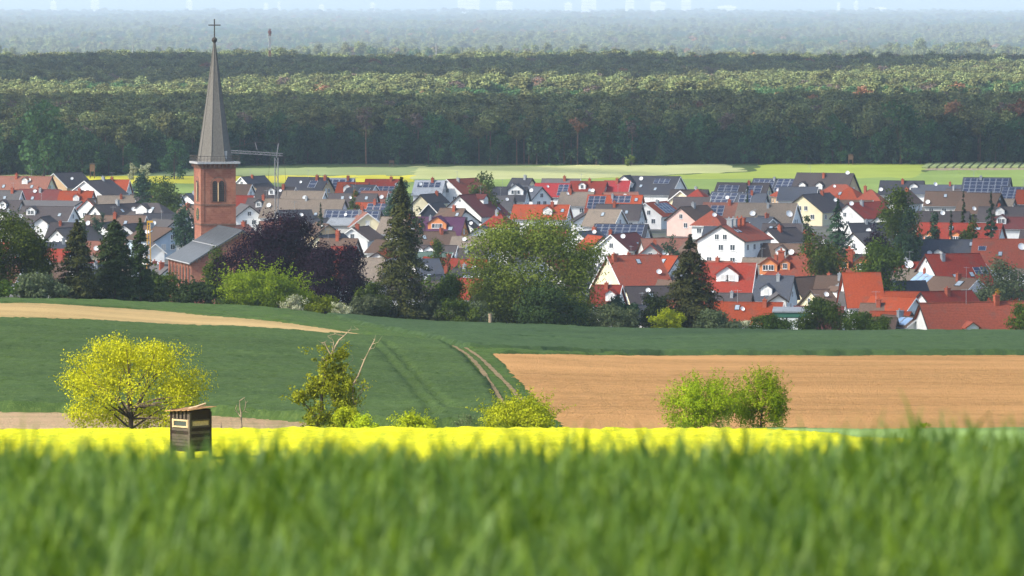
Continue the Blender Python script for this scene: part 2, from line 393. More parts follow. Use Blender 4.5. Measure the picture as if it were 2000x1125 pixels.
# grass strip and the middle green field
field('verge', [(930, 688), (1300, 691), (2000, 690), (2700, 689), (2700, 681), (2000, 681), (1300, 682), (960, 679), (900, 672)], 0.22, 0.4, 0.5, M_GRASS, 'rough grass verge between bare field and green field', 0.12, 0.2, 9, dr=(500, 900))
GM = [(905, 676), (960, 683), (1300, 684), (2000, 683), (2700, 682), (2700, 643), (2000, 645), (1600, 644), (1300, 641), (1000, 632), (800, 622), (700, 615), (640, 611), (700, 628), (820, 650)]
tm2 = [[(lambda p: (p.x, p.y))(hit(x, y, 0.5, 560, 900)) for x, y in ln] for ln in [[(1000, 658), (1400, 661), (2000, 660), (2600, 659)]]]
field('green_barley_field', GM, 0.65, 0.62, 0.80, M_GREEN2, 'dark green grain field along the village edge', 0.10, 0.16, 10, lines=tm2, lw=0.9, dr=(560, 900))
# grassy headland from the left rise down to the track
field('headland', [(-600, 580), (0, 589), (300, 604), (550, 627), (750, 656), (820, 664), (870, 668), (820, 650), (700, 628), (620, 612), (400, 594), (200, 586), (0, 584), (-600, 577)], 0.25, 0.7, 0.9, M_GRASS, 'grassy headland below the churchyard hedge', 0.12, 0.2, 11, dr=(520, 900))
# the track: grass with two bare ruts
TL = [(862, 663), (905, 692), (952, 742), (985, 800), (1000, 838)]
TRt = [(905, 672), (958, 689), (990, 718), (1030, 762), (1060, 795), (1105, 838)]
track = field('farm_track', TL + TRt[::-1], 0.12, 0.3, 0.35, M_GRASS, 'grassy farm track running down between two fields', 0.07, 0.12, 12, dr=(326, 700))
for ln in ([(858, 662), (884, 676), (912, 694), (940, 724), (962, 757), (980, 788), (995, 830)], [(880, 668), (905, 678), (937, 700), (968, 730), (992, 754), (1020, 786), (1055, 833)]):
    P = [hit(x, y, 0.12, 326, 700) for x, y in ln]
    pts = []
    for a, b in zip(P[:-1], P[1:]):
        for k in range(12): pts.append(a.lerp(b, k / 12))
    rg = random.Random(5); V = []; Fc = []
    for i, p in enumerate(pts):
        d = (pts[min(i+1, len(pts)-1)] - pts[max(0, i-1)]).normalized(); nrm = Vector((-d.y, d.x, 0)).normalized()
        wd = 0.12 + 0.12 * rg.random()
        for sgn in (-1, 1):
            q = p + nrm * wd * sgn; V.append((q.x, q.y, T1(q.x, q.y) + 0.24))
    for i in range(len(pts) - 1): Fc.append((2*i, 2*i+1, 2*i+3, 2*i+2))
    obj('wheel_rut', mesh_np('wheel_rut', V, [np.array(Fc)], [M_TRACK]), track)

M_YARD = cropmat('yards', (0.11, 0.105, 0.10), (0.17, 0.16, 0.145), (0.07, 0.10, 0.035), (0.06, 0.09))
field('village_ground', None, 0.12, 8, 10, M_YARD, 'paved yards and gardens between the village houses', 0.0, 0.0, 30, xy=[(-260, 1690), (-150, 1010), (-40, 985), (140, 965), (260, 1690)])
# fields on the plain behind the village
def flat(name, pixels, h, mat, label, step=4.0):
    P = [at(x, y, CAMZ * F / (y - HOR) * (1 - h / CAMZ)) for x, y in pixels]
    field(name, None, h, step, step * 3, mat, label, 0.03, 0.1, sum(map(ord, name)) % 97 + 1, xy=[(p.x, p.y) for p in P])
M_F1 = cropmat('far_green', (0.20, 0.28, 0.06), (0.25, 0.33, 0.08), None, (0.02, 1), (1, .2, 1))
M_F2 = cropmat('far_cream', (0.42, 0.44, 0.17), (0.50, 0.50, 0.22), None, (0.02, 1), (1, .2, 1))
M_F3 = cropmat('far_rape', (0.62, 0.55, 0.03), (0.68, 0.60, 0.05), None, (0.02, 1), (1, .2, 1))
M_F4 = cropmat('far_lime', (0.30, 0.36, 0.05), (0.36, 0.42, 0.07), None, (0.02, 1), (1, .2, 1))
M_F5 = cropmat('far_bare', (0.30, 0.22, 0.15), (0.34, 0.27, 0.17), None, (0.02, 1), (1, .2, 1))
M_F6 = cropmat('far_olive', (0.26, 0.31, 0.12), (0.31, 0.36, 0.14), None, (0.02, 1), (1, .2, 1))
flat('far_meadow', [(-900, 375), (2900, 375), (2900, 343), (1700, 345), (1100, 349), (-900, 349)], 0.2, M_F1, 'light green meadow just behind the village roofs')
flat('far_rape_field', [(-900, 356), (480, 356), (800, 354), (800, 341), (480, 342), (-900, 345)], 0.5, M_F3, 'yellow flowering strip behind the church and crane')
flat('far_olive_field', [(-900, 342), (480, 340.5), (820, 340), (820, 326), (480, 327), (-900, 329)], 0.3, M_F6, 'pale olive field below the forest at the left')
flat('far_cream_field', [(810, 348), (1150, 346), (1440, 332), (1420, 320), (810, 324)], 0.35, M_F2, 'cream ripening grain strip below the forest')
flat('far_lime_field', [(1155, 348), (1480, 334), (1500, 319), (1810, 318), (1780, 345), (1600, 349)], 0.3, M_F4, 'lime green field with tractor lines below the forest')
flat('far_green_field', [(1785, 346), (1815, 331), (2900, 327), (2900, 343)], 0.3, M_F1, 'green field at the right behind the solar roofs')
flat('far_bare_field', [(1800, 330.5), (1818, 318), (2900, 314), (2900, 326.5)], 0.2, M_F5, 'brownish strip of planted rows at the right forest edge')
# rows of young plants on the brownish strip
fb = MB()
for k in range(34):
    a = at(1806 + k * 16, 329.5, CAMZ * F / 339.5); b = at(1822 + k * 15.5, 318.6, CAMZ * F / 328.6)
    d = Vector((1.1, 0, 0)); fb.add([a - d, a + d, b + d, b - d, a - d + Vector((0,0,.7)), a + d + Vector((0,0,.7)), b + d + Vector((0,0,.7)), b - d + Vector((0,0,.7))], [(4,5,6,7),(0,1,5,4),(1,2,6,5),(2,3,7,6),(3,0,4,7)])
tag(fb.build('planted_rows', M_F6), 'green planted rows on the brownish strip at the right', 'crop', kind='stuff')
# ================================================================ plants
M_BARK = plain('bark', (0.085, 0.062, 0.045), 0.95, 0.35, 4.0)
M_DEAD = plain('dead_wood', (0.34, 0.25, 0.17), 0.9, 0.3, 5.0)
M_PINEBARK = plain('pine_bark', (0.19, 0.115, 0.08), 0.95, 0.3, 2.0)
L = {}
def lm(n, *a, **k): L[n] = leafmat('leaf_' + n, *a, **k)
lm('yellow', (0.22, 0.23, 0.006), (0.50, 0.47, 0.014), 0.4, 0.008, 0.8)
lm('olive', (0.15, 0.20, 0.010), (0.36, 0.38, 0.022), 0.35, 0.008, 1.0)
lm('lime', (0.20, 0.27, 0.008), (0.45, 0.49, 0.018), 0.4, 0.008, 1.0)
lm('spring', (0.13, 0.22, 0.006), (0.36, 0.44, 0.016), 0.4, 0.008, 1.0)
lm('bright', (0.11, 0.17, 0.006), (0.27, 0.33, 0.014), 0.35, 0.01, 0.35)
lm('linden', (0.060, 0.105, 0.008), (0.27, 0.34, 0.05), 0.3, 0.01, 0.22)
lm('mid', (0.032, 0.062, 0.007), (0.105, 0.15, 0.016), 0.3, 0.015, 0.3)
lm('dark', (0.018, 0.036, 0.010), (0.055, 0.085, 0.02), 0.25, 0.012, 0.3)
lm('bluegreen', (0.018, 0.045, 0.024), (0.05, 0.10, 0.045), 0.2, 0.012, 0.3)
lm('beech', (0.008, 0.0025, 0.010), (0.024, 0.007, 0.020), 0.15, 0.01, 0.35)
lm('spruce', (0.020, 0.026, 0.007), (0.085, 0.085, 0.022), 0.1, 0.01, 0.35)
lm('sage', (0.06, 0.085, 0.035), (0.15, 0.18, 0.085), 0.25, 0.01, 0.35)
lm('flower', (0.22, 0.26, 0.10), (0.68, 0.66, 0.46), 0.2, 0.005, 1.2)
lm('pine', (0.036, 0.062, 0.034), (0.25, 0.26, 0.09), 0.15, 0.02, 0.15, .62, 1.35)
lm('oak', (0.022, 0.058, 0.026), (0.085, 0.155, 0.052), 0.25, 0.02, 0.15, .62, 1.35)
lm('rusty', (0.17, 0.085, 0.045), (0.32, 0.16, 0.085), 0.2, 0.01, 0.15)
lm('mauve', (0.10, 0.075, 0.06), (0.20, 0.145, 0.115), 0.2, 0.01, 0.15)
lm('gold', (0.55, 0.33, 0.02), (0.75, 0.50, 0.04), 0.3, 0.005, 1.0)

def leaves(C, size, rg, up=0.25, asp=0.62, hang=False, out=None):
    """one quad per row of C, random facing, mean length `size`"""
    n = len(C); C = np.asarray(C, float)
    nr = rg.normal(size=(n, 3)); nr[:, 2] += up
    if out is not None: nr = nr * 0.55 + out / (np.linalg.norm(out, axis=1)[:, None] + 1e-6) * 1.0
    nr /= np.linalg.norm(nr, axis=1)[:, None] + 1e-9
    a = rg.normal(size=(n, 3))
    if hang: a = a * 0.35 + np.array([0, 0, -1.0])
    a -= (a * nr).sum(1)[:, None] * nr; a /= np.linalg.norm(a, axis=1)[:, None] + 1e-9
    b = np.cross(nr, a); s = (size * (0.6 + 0.8 * rg.rand(n)))[:, None]
    bend = nr * s * 0.12
    V = np.stack([C - a*s*.5, C + b*s*.5*asp + bend, C + a*s*.5, C - b*s*.5*asp + bend], 1).reshape(-1, 3)
    return V
def leafmesh(name, V, mat):
    return mesh_np(name, V, np.arange(len(V)).reshape(-1, 4), [mat])
def sph(rg, n):
    d = rg.normal(size=(n, 3)); return d / np.linalg.norm(d, axis=1)[:, None]
def crown_pts(rg, H, Wd, base, n, lobes=16, lobe_r=0.36, fuzz=0.10, sprig=0.0, dep=None, flat_top=1.0, low=0.0, csize=None):
    """leaf points for a broad crown; returns points and lobe centres"""
    a = Wd / 2; dpt = (dep or Wd) / 2; b = (H - base) / 2; zc = base + b
    d = sph(rg, lobes * 3); d = d[(d[:, 2] > -0.75 + low)][:lobes]
    k = 0.50 + 0.22 * rg.rand(len(d))
    LC = d * k[:, None] * np.array([a, dpt, b]) + np.array([0, 0, zc])
    LC = np.vstack([LC, [[0, 0, zc], [0, 0, zc + b * .4]]])
    LR = lobe_r * (0.65 + 0.6 * rg.rand(len(LC)))
    nc = max(30, n // 26); li = rg.randint(len(LC), size=nc)
    cd = sph(rg, nc); cd[:, 2] = np.abs(cd[:, 2]) * np.where(rg.rand(nc) < 0.72, 1, -1)
    CC = LC[li] + cd * (LR[li] * (0.62 + 0.42 * rg.rand(nc)))[:, None] * np.array([a, dpt, b])
    CC[:, 2] = np.maximum(CC[:, 2], base * 0.7 + 0.02 * H)
    ci = rg.randint(nc, size=n); r = fuzz * (a + b) / 2 * (csize or 1.0)
    jit = rg.normal(size=(n, 3)).clip(-1.9, 1.9); P = CC[ci] + jit * r * np.array([1.1, 1.1, 0.75])
    O = (P - LC[li[ci]]) / (LR[li[ci]] * (a + b) * .5)[:, None] + jit * 0.35
    if sprig > 0:
        ns = int(n * sprig); m = max(6, ns // 30)
        dd = sph(rg, m); dd[:, 2] = np.abs(dd[:, 2]) + 0.35; dd /= np.linalg.norm(dd, axis=1)[:, None]
        st = dd * np.array([a, dpt, b]) * 0.72 + np.array([0, 0, zc]); ln = (0.28 + 0.42 * rg.rand(m)) * (a + b) / 2
        si = rg.randint(m, size=ns); t = rg.rand(ns)
        P2 = st[si] + dd[si] * (t * ln[si])[:, None] + rg.normal(size=(ns, 3)) * (0.03 * (a + b)) * (1 - 0.7 * t)[:, None]
        P = np.vstack([P[:n - ns], P2]); O = np.vstack([O[:n - ns], dd[si]])
    # stretch so that the crown really fills its width and height
    kx = a / np.percentile(np.abs(P[:, 0]), 99.2); ky = dpt / np.percentile(np.abs(P[:, 1]), 98.3); zt = np.percentile(P[:, 2], 99.85); zl = np.percentile(P[:, 2], 1.5)
    kz = (H - base) / (zt - zl)
    for A_ in (P, LC): A_[:, 0] *= kx; A_[:, 1] *= ky; A_[:, 2] = base + (A_[:, 2] - zl) * kz
    P[:, 2] = np.maximum(P[:, 2], 0.05)
    return P, LC, O
def trunk_mb(rg, H, base, LC, r0, lean=0.0, nl=10, twig=0):
    mb = MB(); top = base + (H - base) * 0.45
    pts = [(lean * t * t * 0.5 + rg.normal() * r0 * 0.4 * t, rg.normal() * r0 * .4 * t, -0.25 + (top + .25) * t) for t in np.linspace(0, 1, 6)]
    mb.tube(pts, [r0 * 1.35, r0, r0 * .85, r0 * .72, r0 * .58, r0 * .4], 8)
    idx = rg.permutation(len(LC))[:nl]
    for i in idx:
        t = 0.35 + 0.6 * rg.rand(); k = min(4, int(t * 5)); p0 = Vector(pts[k]); p1 = Vector(LC[i])
        mid = p0.lerp(p1, 0.5) + Vector((rg.normal() * .05 * H, rg.normal() * .05 * H, 0.03 * H))
        mb.tube([p0, mid, p1, p1 + (p1 - mid) * 0.45], [r0 * .42, r0 * .28, r0 * .15, r0 * .05], 5)
    return mb
def tree(name, label, loc, H, Wd, leaf, n, lsize, seed, base=None, lobes=16, lobe_r=0.36, fuzz=0.10, sprig=0.0, dep=None, r0=None,
         cat='tree', group=None, rz=0.0, low=0.0, bark=None, nl=10):
    rg = np.random.RandomState(seed); base = H * 0.18 if base is None else base
    big = n >= 8000 and lsize > .2
    n = int(n * (2.1 if lsize < .2 else (3.0 if big else 2.2))); lsize = lsize * (.80 if lsize < .2 else (.86 if big else 1.05))
    P, LC, O = crown_pts(rg, H, Wd, base, n, lobes, lobe_r, fuzz, sprig, dep, low=low)
    root = empty(name, loc, rz); tag(root, label, cat, group)
    obj('crown', leafmesh('crown', leaves(P, lsize, rg, out=O), L[leaf]), root)
    trunk_mb(rg, H, base, LC, r0 or H * 0.022, nl=nl).build('trunk', bark or M_BARK, root)
    return root
def spruce_pts(rg, H, Rb, n, base=0.4, power=0.8, droop=0.35, ragged=0.25):
    nb = max(60, n // 34); t = np.sort(rg.rand(nb)) ** 0.9
    z0 = base + (H - base) * t * 0.985
    Rr = Rb * (1 - t) ** power * (1 + ragged * rg.normal(size=nb)).clip(0.45, 1.5) + 0.02 * H * (1 - t)
    az = rg.rand(nb) * 2 * math.pi
    wgt = (Rr + 0.05 * Rb); wgt /= wgt.sum(); bi = rg.choice(nb, n, p=wgt); s = rg.rand(n) ** 0.6
    r = Rr[bi] * s
    z = z0[bi] + 0.10 * r - droop * r * s + rg.normal(size=n) * 0.010 * H
    az2 = az[bi] + rg.normal(size=n) * 0.17 * (0.4 + s)
    P = np.stack([r * np.cos(az2), r * np.sin(az2), np.maximum(z, 0.1)], 1)
    tip = np.stack([rg.normal(size=n // 60) * 0.02 * Rb, rg.normal(size=n // 60) * 0.02 * Rb, H * (0.93 + 0.09 * rg.rand(n // 60))], 1)
    return np.vstack([P, tip])
def spruce(name, label, loc, H, Rb, leaf, n, lsize, seed, base=0.4, power=0.8, droop=0.35, ragged=0.25, cat='tree', group=None):
    rg = np.random.RandomState(seed); root = empty(name, loc); tag(root, label, cat, group)
    P = spruce_pts(rg, H, Rb * 1.05, int(n * 1.9), base, power, droop, ragged); lsize *= 1.25
    O = P * np.array([1, 1, 0.0]); O[:, 2] = 0.35 * Rb
    obj('crown', leafmesh('crown', leaves(P, lsize, rg, up=0.6, asp=0.45, out=O), L[leaf]), root)
    mb = MB(); mb.tube([(0, 0, -0.3), (0, 0, H * .3), (0.02 * Rb, 0, H * .7), (0, 0, H * .97)], [H*.018, H*.014, H*.008, H*.002], 7)
    mb.build('trunk', M_BARK, root); return root
def gp(px, D):                        # ground point straight below the pixel column at distance D
    x = (px - 1000) / F * (D * cP + 40 * sP); return Vector((x, D, T1(x, D)))
def tree_px(kind, name, label, x0, x1, ytop, D, leaf, n, lsize, seed, **k):
    """tree whose crown spans columns x0..x1 with its top at row ytop, standing on the ground at distance D"""
    p = gp((x0 + x1) / 2, D); H = at(1000, ytop, D).z - p.z; W = (x1 - x0) / S(D)
    if kind == 'b': return tree(name, label, p, H * 0.985, W, leaf, n, lsize, seed, **k)
    return spruce(name, label, p, H, W / 2, leaf, n, lsize, seed, **k)

# ---- bushes and trees along the far rim of the yellow field
tree_px('b', 'round_tree', 'big round sunlit yellow-green tree behind the hunting hide', 116, 398, 652, 316, 'yellow', 12500, 0.15, 1, base=0.35, lobes=54, lobe_r=0.20, fuzz=0.06, r0=0.15, sprig=0.0, low=-0.15, nl=24)
tree_px('b', 'low_bush', 'lower bushy right-hand bush with lime leaves hanging over the track end', 938, 1100, 757, 315, 'lime', 6500, 0.14, 2, base=0.15, lobes=22, lobe_r=0.30, fuzz=0.09, sprig=0.12, r0=0.08, cat='bush')
tree_px('b', 'low_bush', 'broad shaggy spring-green bush in front of the bare field', 1290, 1462, 722, 318, 'spring', 9500, 0.13, 3, base=0.2, lobes=26, lobe_r=0.28, fuzz=0.085, sprig=0.42, r0=0.08, cat='bush')
tree_px('b', 'low_bush', 'taller pointed bush at the right end of the shaggy pair', 1432, 1540, 712, 319, 'spring', 6500, 0.13, 4, base=0.2, lobes=18, lobe_r=0.30, fuzz=0.085, sprig=0.42, r0=0.07, cat='bush')
tree_px('b', 'low_bush', 'small rounded lime bush alone between dead tree and track bush', 764, 856, 800, 313, 'lime', 3000, 0.12, 5, base=0.1, lobes=14, lobe_r=0.34, fuzz=0.10, sprig=0.15, r0=0.05, cat='bush')
tree_px('b', 'low_bush', 'bright lime bush at the foot of the half-dead tree', 640, 704, 792, 311, 'lime', 2400, 0.13, 6, base=0.1, lobes=12, lobe_r=0.36, fuzz=0.10, r0=0.05, cat='bush')
tree_px('b', 'low_bush', 'little lime bush right of the half-dead tree foot', 676, 742, 806, 310, 'lime', 1800, 0.12, 7, base=0.1, lobes=10, lobe_r=0.38, fuzz=0.10, r0=0.05, cat='bush')
tree_px('b', 'pale_weed', 'pale feathery weed clump between the two rim bushes', 885, 935, 806, 312, 'sage', 500, 0.10, 8, base=0.1, lobes=8, lobe_r=0.3, fuzz=0.10, sprig=0.5, r0=0.02, cat='weed')
tree_px('b', 'low_bush', 'tiny yellow-green shoot in front of bare field at the right', 1786, 1816, 822, 322, 'lime', 260, 0.10, 9, base=0.1, lobes=6, lobe_r=0.3, fuzz=0.10, sprig=0.3, r0=0.02, cat='bush')

# ---- the half-dead tree: bare limbs traced from the photograph, drooping foliage
def half_dead():
    D = 316.0; g = gp(630, D); root = empty('half_dead_tree', g); tag(root, 'half-dead tree with bare grey limbs and olive foliage', 'tree')
    rg = np.random.RandomState(21); s = S(D)
    def q(px, py, dy=0.0):
        p = at(px, py, D); return (p.x - g.x, dy, p.z - g.z)
    limbs = [([(622, 850), (621, 818), (629, 802), (628, 763), (634, 741), (634, 722), (640, 706), (648, 690)], .11, .05, M_BARK, 0),
             ([(648, 692), (655, 676), (662, 664), (672, 656), (683, 645)], .05, .018, M_DEAD, .1), ([(672, 656), (655, 652), (640, 656)], .02, .008, M_DEAD, .1), ([(683, 645), (700, 644)], .016, .006, M_DEAD, .1),
             ([(690, 790), (689, 752), (700, 733), (712, 702), (722, 682), (732, 663)], .06, .02, M_DEAD, -.3), ([(728, 672), (738, 668)], .014, .006, M_DEAD, -.3), ([(722, 682), (731, 679)], .014, .006, M_DEAD, -.3),
             ([(693, 800), (696, 782), (702, 772), (710, 760), (720, 757)], .05, .014, M_DEAD, .2), ([(692, 747), (705, 752), (711, 761)], .02, .01, M_DEAD, .2), ([(710, 760), (698, 766)], .014, .006, M_DEAD, .2), ([(700, 806), (708, 800)], .018, .008, M_DEAD, .2),
             ([(621, 822), (610, 806), (596, 789)], .055, .028, M_BARK, -.2), ([(652, 702), (641, 684), (633, 668), (628, 669)], .035, .012, M_DEAD, -.1), ([(640, 706), (630, 700), (625, 712), (620, 718)], .03, .008, M_DEAD, .2),
             ([(628, 765), (622, 752), (612, 757)], .025, .008, M_DEAD, -.2), ([(634, 785), (645, 780), (655, 783)], .02, .008, M_DEAD, -.2), ([(648, 690), (652, 668), (646, 660)], .02, .006, M_DEAD, .15), ([(672, 726), (674, 715), (690, 703)], .025, .006, M_DEAD, .2)]
    for pts, ra, rb, m, dy in limbs:
        mb = MB(); n = len(pts); P = [q(x, y, dy * i / n + 0.05 * rg.normal()) for i, (x, y) in enumerate(pts)]
        mb.tube(P, [ra + (rb - ra) * i / (n - 1) for i in range(n)], 6)
        for k in range(int(n * 1.2)):
            i = rg.randint(n); p = Vector(P[i]); d = Vector((rg.normal(), rg.normal(), rg.normal() * .6 + .2)).normalized() * (0.15 + 0.3 * rg.rand())
            mb.tube([p, p + d * .6, p + d + Vector((0, 0, .05))], [rb * .6 + .004, .006, .003], 4)
        mb.build('limb', m, root)
    C = []
    for (cx, cy_, rx, ry, n, dn) in [(655, 690, 34, 22, 330, .5), (628, 700, 14, 10, 60, .5), (672, 690, 20, 10, 90, .5), (652, 725, 30, 22, 650, .9), (665, 760, 32, 30, 1300, 1.0), (672, 800, 26, 28, 1000, 1.0),
                                 (600, 765, 32, 13, 420, .7), (582, 775, 14, 16, 120, .5), (620, 750, 26, 16, 420, .7), (620, 800, 24, 24, 420, .8), (640, 822, 30, 14, 500, 1.0), (605, 822, 16, 12, 140, .7)]:
        m = max(5, n // 16); cd = rg.normal(size=(m, 3)) * .5
        for k in range(int(n * 1.7)):
            c = cd[rg.randint(m)]; f = c + rg.normal(size=3) * .18
            C.append(q(cx + f[0] * rx, min(842, cy_ + f[2] * ry + abs(rg.normal()) * 3), f[1] * dn * 0.9))
    obj('crown', leafmesh('crown', leaves(np.array(C), 0.17, rg, up=0.3, asp=0.5), L['olive']), root)
half_dead()
def snag(px, D, pts, label):
    g = gp(px, D); root = empty('dead_sapling', g); tag(root, label, 'tree'); rg = random.Random(3)
    def q(x, y): p = at(x, y, D); return (p.x - g.x, rg.uniform(-.08, .08), p.z - g.z)
    for i, ln in enumerate(pts):
        mb = MB(); n = len(ln); P = [q(*a) for a in ln]; r0 = (.06, .035, .03, .02)[min(i, 3)]
        mb.tube(P, [r0 * (1 - .7 * k / (n - 1)) for k in range(n)], 6); mb.build('stem' if i == 0 else 'branch', M_DEAD, root)
snag(472, 320, [[(473, 842), (471, 826), (471, 808), (468, 794), (468, 783), (478, 776)], [(471, 815), (464, 806), (460, 798), (463, 790)], [(471, 808), (478, 800), (480, 787), (477, 778)], [(464, 806), (458, 802)], [(478, 804), (486, 806)], [(480, 787), (484, 783)]], 'bare dead sapling on the soil strip right of the hide')
snag(432, 326, [[(432, 838), (431, 828), (434, 824)], [(431, 830), (428, 826)]], 'tiny dead stub just right of the hide')

# ---- tree belt at the village edge
tree_px('b', 'maple_tree', 'broad dark green maple cut off by the left edge', -130, 108, 410, 800, 'mid', 11000, 0.42, 31, base=0.6, lobes=34, lobe_r=0.27, fuzz=0.075, dep=13)
tree_px('b', 'hedge_bush', 'grey-green hedge bush at the foot of the maple', 20, 130, 532, 776, 'sage', 2600, 0.36, 32, base=0.2, lobes=14, lobe_r=0.36, cat='bush')
tree_px('b', 'hedge_bush', 'low dark hedge bush at the far left end of the belt', -60, 48, 548, 770, 'mid', 2000, 0.36, 33, base=0.2, lobes=12, lobe_r=0.36, cat='bush')
spr = dict(power=0.55, droop=0.25, ragged=0.16)
tree_px('s', 'conifer', 'leftmost brownish conifer of the three beside the church', 110, 192, 432, 800, 'spruce', 5200, 0.36, 34, **spr)
tree_px('s', 'conifer', 'broadest darkest conifer of the three beside the church', 180, 268, 432, 806, 'dark', 6000, 0.36, 35, power=0.38, droop=0.25, ragged=0.12)
tree_px('s', 'conifer', 'slim pointed conifer nearest the church', 248, 300, 430, 812, 'dark', 3600, 0.34, 36, **spr)
tree_px('b', 'hedge_bush', 'yellowish-green bush beneath the church nave, left one', 258, 350, 522, 838, 'mid', 3400, 0.34, 37, base=0.2, lobes=16, lobe_r=0.34, sprig=.1, cat='bush')
tree_px('b', 'hedge_bush', 'dark round bush beneath the church nave, right one', 335, 432, 538, 830, 'dark', 3400, 0.34, 38, base=0.2, lobes=16, lobe_r=0.34, sprig=.1, cat='bush')
tree_px('b', 'hedge_bush', 'tall olive shrub between the nave and the copper beech', 395, 450, 480, 905, 'mid', 1800, 0.36, 39, base=0.3, lobes=12, lobe_r=0.34, cat='bush')
tree_px('b', 'copper_beech', 'huge dark purple copper beech right of the church', 425, 650, 414, 890, 'beech', 15000, 0.40, 40, base=0.8, lobes=44, lobe_r=0.24, fuzz=0.07, dep=15)
tree_px('b', 'copper_beech', 'lower purple beech leaning out at the right of the big one', 590, 722, 476, 880, 'beech', 8000, 0.38, 41, base=0.4, lobes=26, lobe_r=0.28, fuzz=0.08, dep=10)
tree_px('b', 'field_maple', 'bright yellow-green tree in front of the copper beech', 418, 606, 507, 830, 'bright', 8000, 0.34, 42, base=0.3, lobes=36, lobe_r=0.25, fuzz=0.075, dep=10, sprig=.06)
tree_px('b', 'elder_bush', 'white-flowering elder bush at the foot of the bright tree', 545, 600, 575, 822, 'flower', 500, 0.26, 43, base=0.15, lobes=10, lobe_r=0.36, cat='bush')
tree_px('b', 'elder_bush', 'low elder with cream blossom below the purple beech', 640, 688, 590, 822, 'flower', 420, 0.24, 44, base=0.15, lobes=8, lobe_r=0.36, cat='bush')
tree_px('b', 'hedge_bush', 'light green bush peeping out under the purple beech', 642, 672, 590, 826, 'bright', 400, 0.3, 45, base=0.1, lobes=8, lobe_r=0.36, cat='bush')
tree_px('b', 'hedge_bush', 'mid-green shrub left of the tall spruce foot', 690, 765, 548, 835, 'mid', 2400, 0.34, 46, base=0.2, lobes=14, lobe_r=0.36, cat='bush')
tree_px('s', 'spruce_tree', 'tallest shaggy brown-green spruce in the middle of the belt', 732, 836, 352, 838, 'spruce', 9500, 0.36, 47, base=0.2, power=0.62, droop=0.30, ragged=0.24)
tree_px('b', 'belt_tree', 'round dark green tree just right of the tall spruce', 824, 908, 534, 845, 'mid', 3800, 0.36, 48, base=0.3, lobes=18, lobe_r=0.32)
tree_px('b', 'hedge_bush', 'pale shrub in front of the round dark tree', 812, 880, 580, 838, 'sage', 1500, 0.32, 49, base=0.1, lobes=12, lobe_r=0.36, cat='bush')
tree_px('b', 'linden_tree', 'large spreading linden with pale green blossom tips', 912, 1182, 416, 850, 'linden', 16000, 0.40, 50, base=0.5, lobes=52, lobe_r=0.22, fuzz=0.065, dep=16)
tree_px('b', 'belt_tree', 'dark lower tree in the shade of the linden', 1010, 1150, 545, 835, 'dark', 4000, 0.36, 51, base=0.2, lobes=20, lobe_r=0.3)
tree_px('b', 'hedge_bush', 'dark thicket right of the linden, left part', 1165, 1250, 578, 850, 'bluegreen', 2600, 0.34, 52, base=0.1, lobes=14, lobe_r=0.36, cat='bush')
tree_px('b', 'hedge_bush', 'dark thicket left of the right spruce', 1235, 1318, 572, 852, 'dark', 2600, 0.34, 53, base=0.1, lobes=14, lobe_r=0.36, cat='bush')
tree_px('s', 'spruce_tree', 'broad dark spruce before the orange roofs at the right', 1286, 1410, 462, 856, 'spruce', 9000, 0.36, 54, base=0.2, power=0.72, droop=0.28, ragged=0.22)
tree_px('b', 'hedge_bush', 'bright lime bush at the foot of the right spruce', 1268, 1338, 602, 838, 'lime', 1700, 0.28, 55, base=0.1, lobes=12, lobe_r=0.36, cat='bush')
tree_px('b', 'garden_tree', 'green tree in front of the white garage panels', 1558, 1662, 580, 880, 'mid', 3200, 0.34, 56, base=0.4, lobes=18, lobe_r=0.32)
tree_px('b', 'elder_bush', 'cream-flowering bush along the field edge by the crimson shed', 1430, 1490, 624, 852, 'flower', 420, 0.24, 57, base=0.1, lobes=10, lobe_r=0.34, cat='bush')
tree_px('b', 'garden_tree', 'olive tree cut off by the right edge at the field', 1962, 2070, 584, 872, 'mid', 3000, 0.34, 58, base=0.4, lobes=18, lobe_r=0.32)
rgw = random.Random(77)
for k, (x, yv, lf) in enumerate([(232, 577, 'mid'), (610, 598, 'bright'), (712, 598, 'sage'), (895, 606, 'mid'), (925, 612, 'sage'), (1200, 615, 'sage'), (1400, 628, 'sage'), (1690, 632, 'mid'), (1500, 636, 'mid')]):
    tree_px('b', 'hedge_bush', ['low scrub under the conifers', 'lime scrub between bright tree and purple beech', 'grey-green scrub right of the purple beech', 'scrub left of the linden foot', 'grey scrub by the post at the linden', 'grey scrub right of the linden foot', 'pale scrub right of the right spruce', 'scrub before the brown sheds at the right', 'low weeds before the white panel garage'][k], x - 48, x + 48, yv - 24, 828 + 2 * k, lf, 2200, 0.30, 60 + k, base=0.05, lobes=10, lobe_r=0.36, cat='bush')
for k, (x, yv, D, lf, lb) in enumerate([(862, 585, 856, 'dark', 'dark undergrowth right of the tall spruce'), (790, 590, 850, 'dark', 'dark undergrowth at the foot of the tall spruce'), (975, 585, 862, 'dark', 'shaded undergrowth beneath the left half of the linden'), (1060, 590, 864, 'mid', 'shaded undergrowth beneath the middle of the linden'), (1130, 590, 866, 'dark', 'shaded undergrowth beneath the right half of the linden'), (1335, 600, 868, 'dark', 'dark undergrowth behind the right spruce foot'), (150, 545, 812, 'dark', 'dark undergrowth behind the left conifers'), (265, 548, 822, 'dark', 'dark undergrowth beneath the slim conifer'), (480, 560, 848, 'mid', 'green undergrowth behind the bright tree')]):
    tree_px('b', 'hedge_bush', lb, x - 62, x + 62, yv, D, lf, 3000, 0.36, 160 + k, base=0.05, lobes=16, lobe_r=0.34, cat='bush')
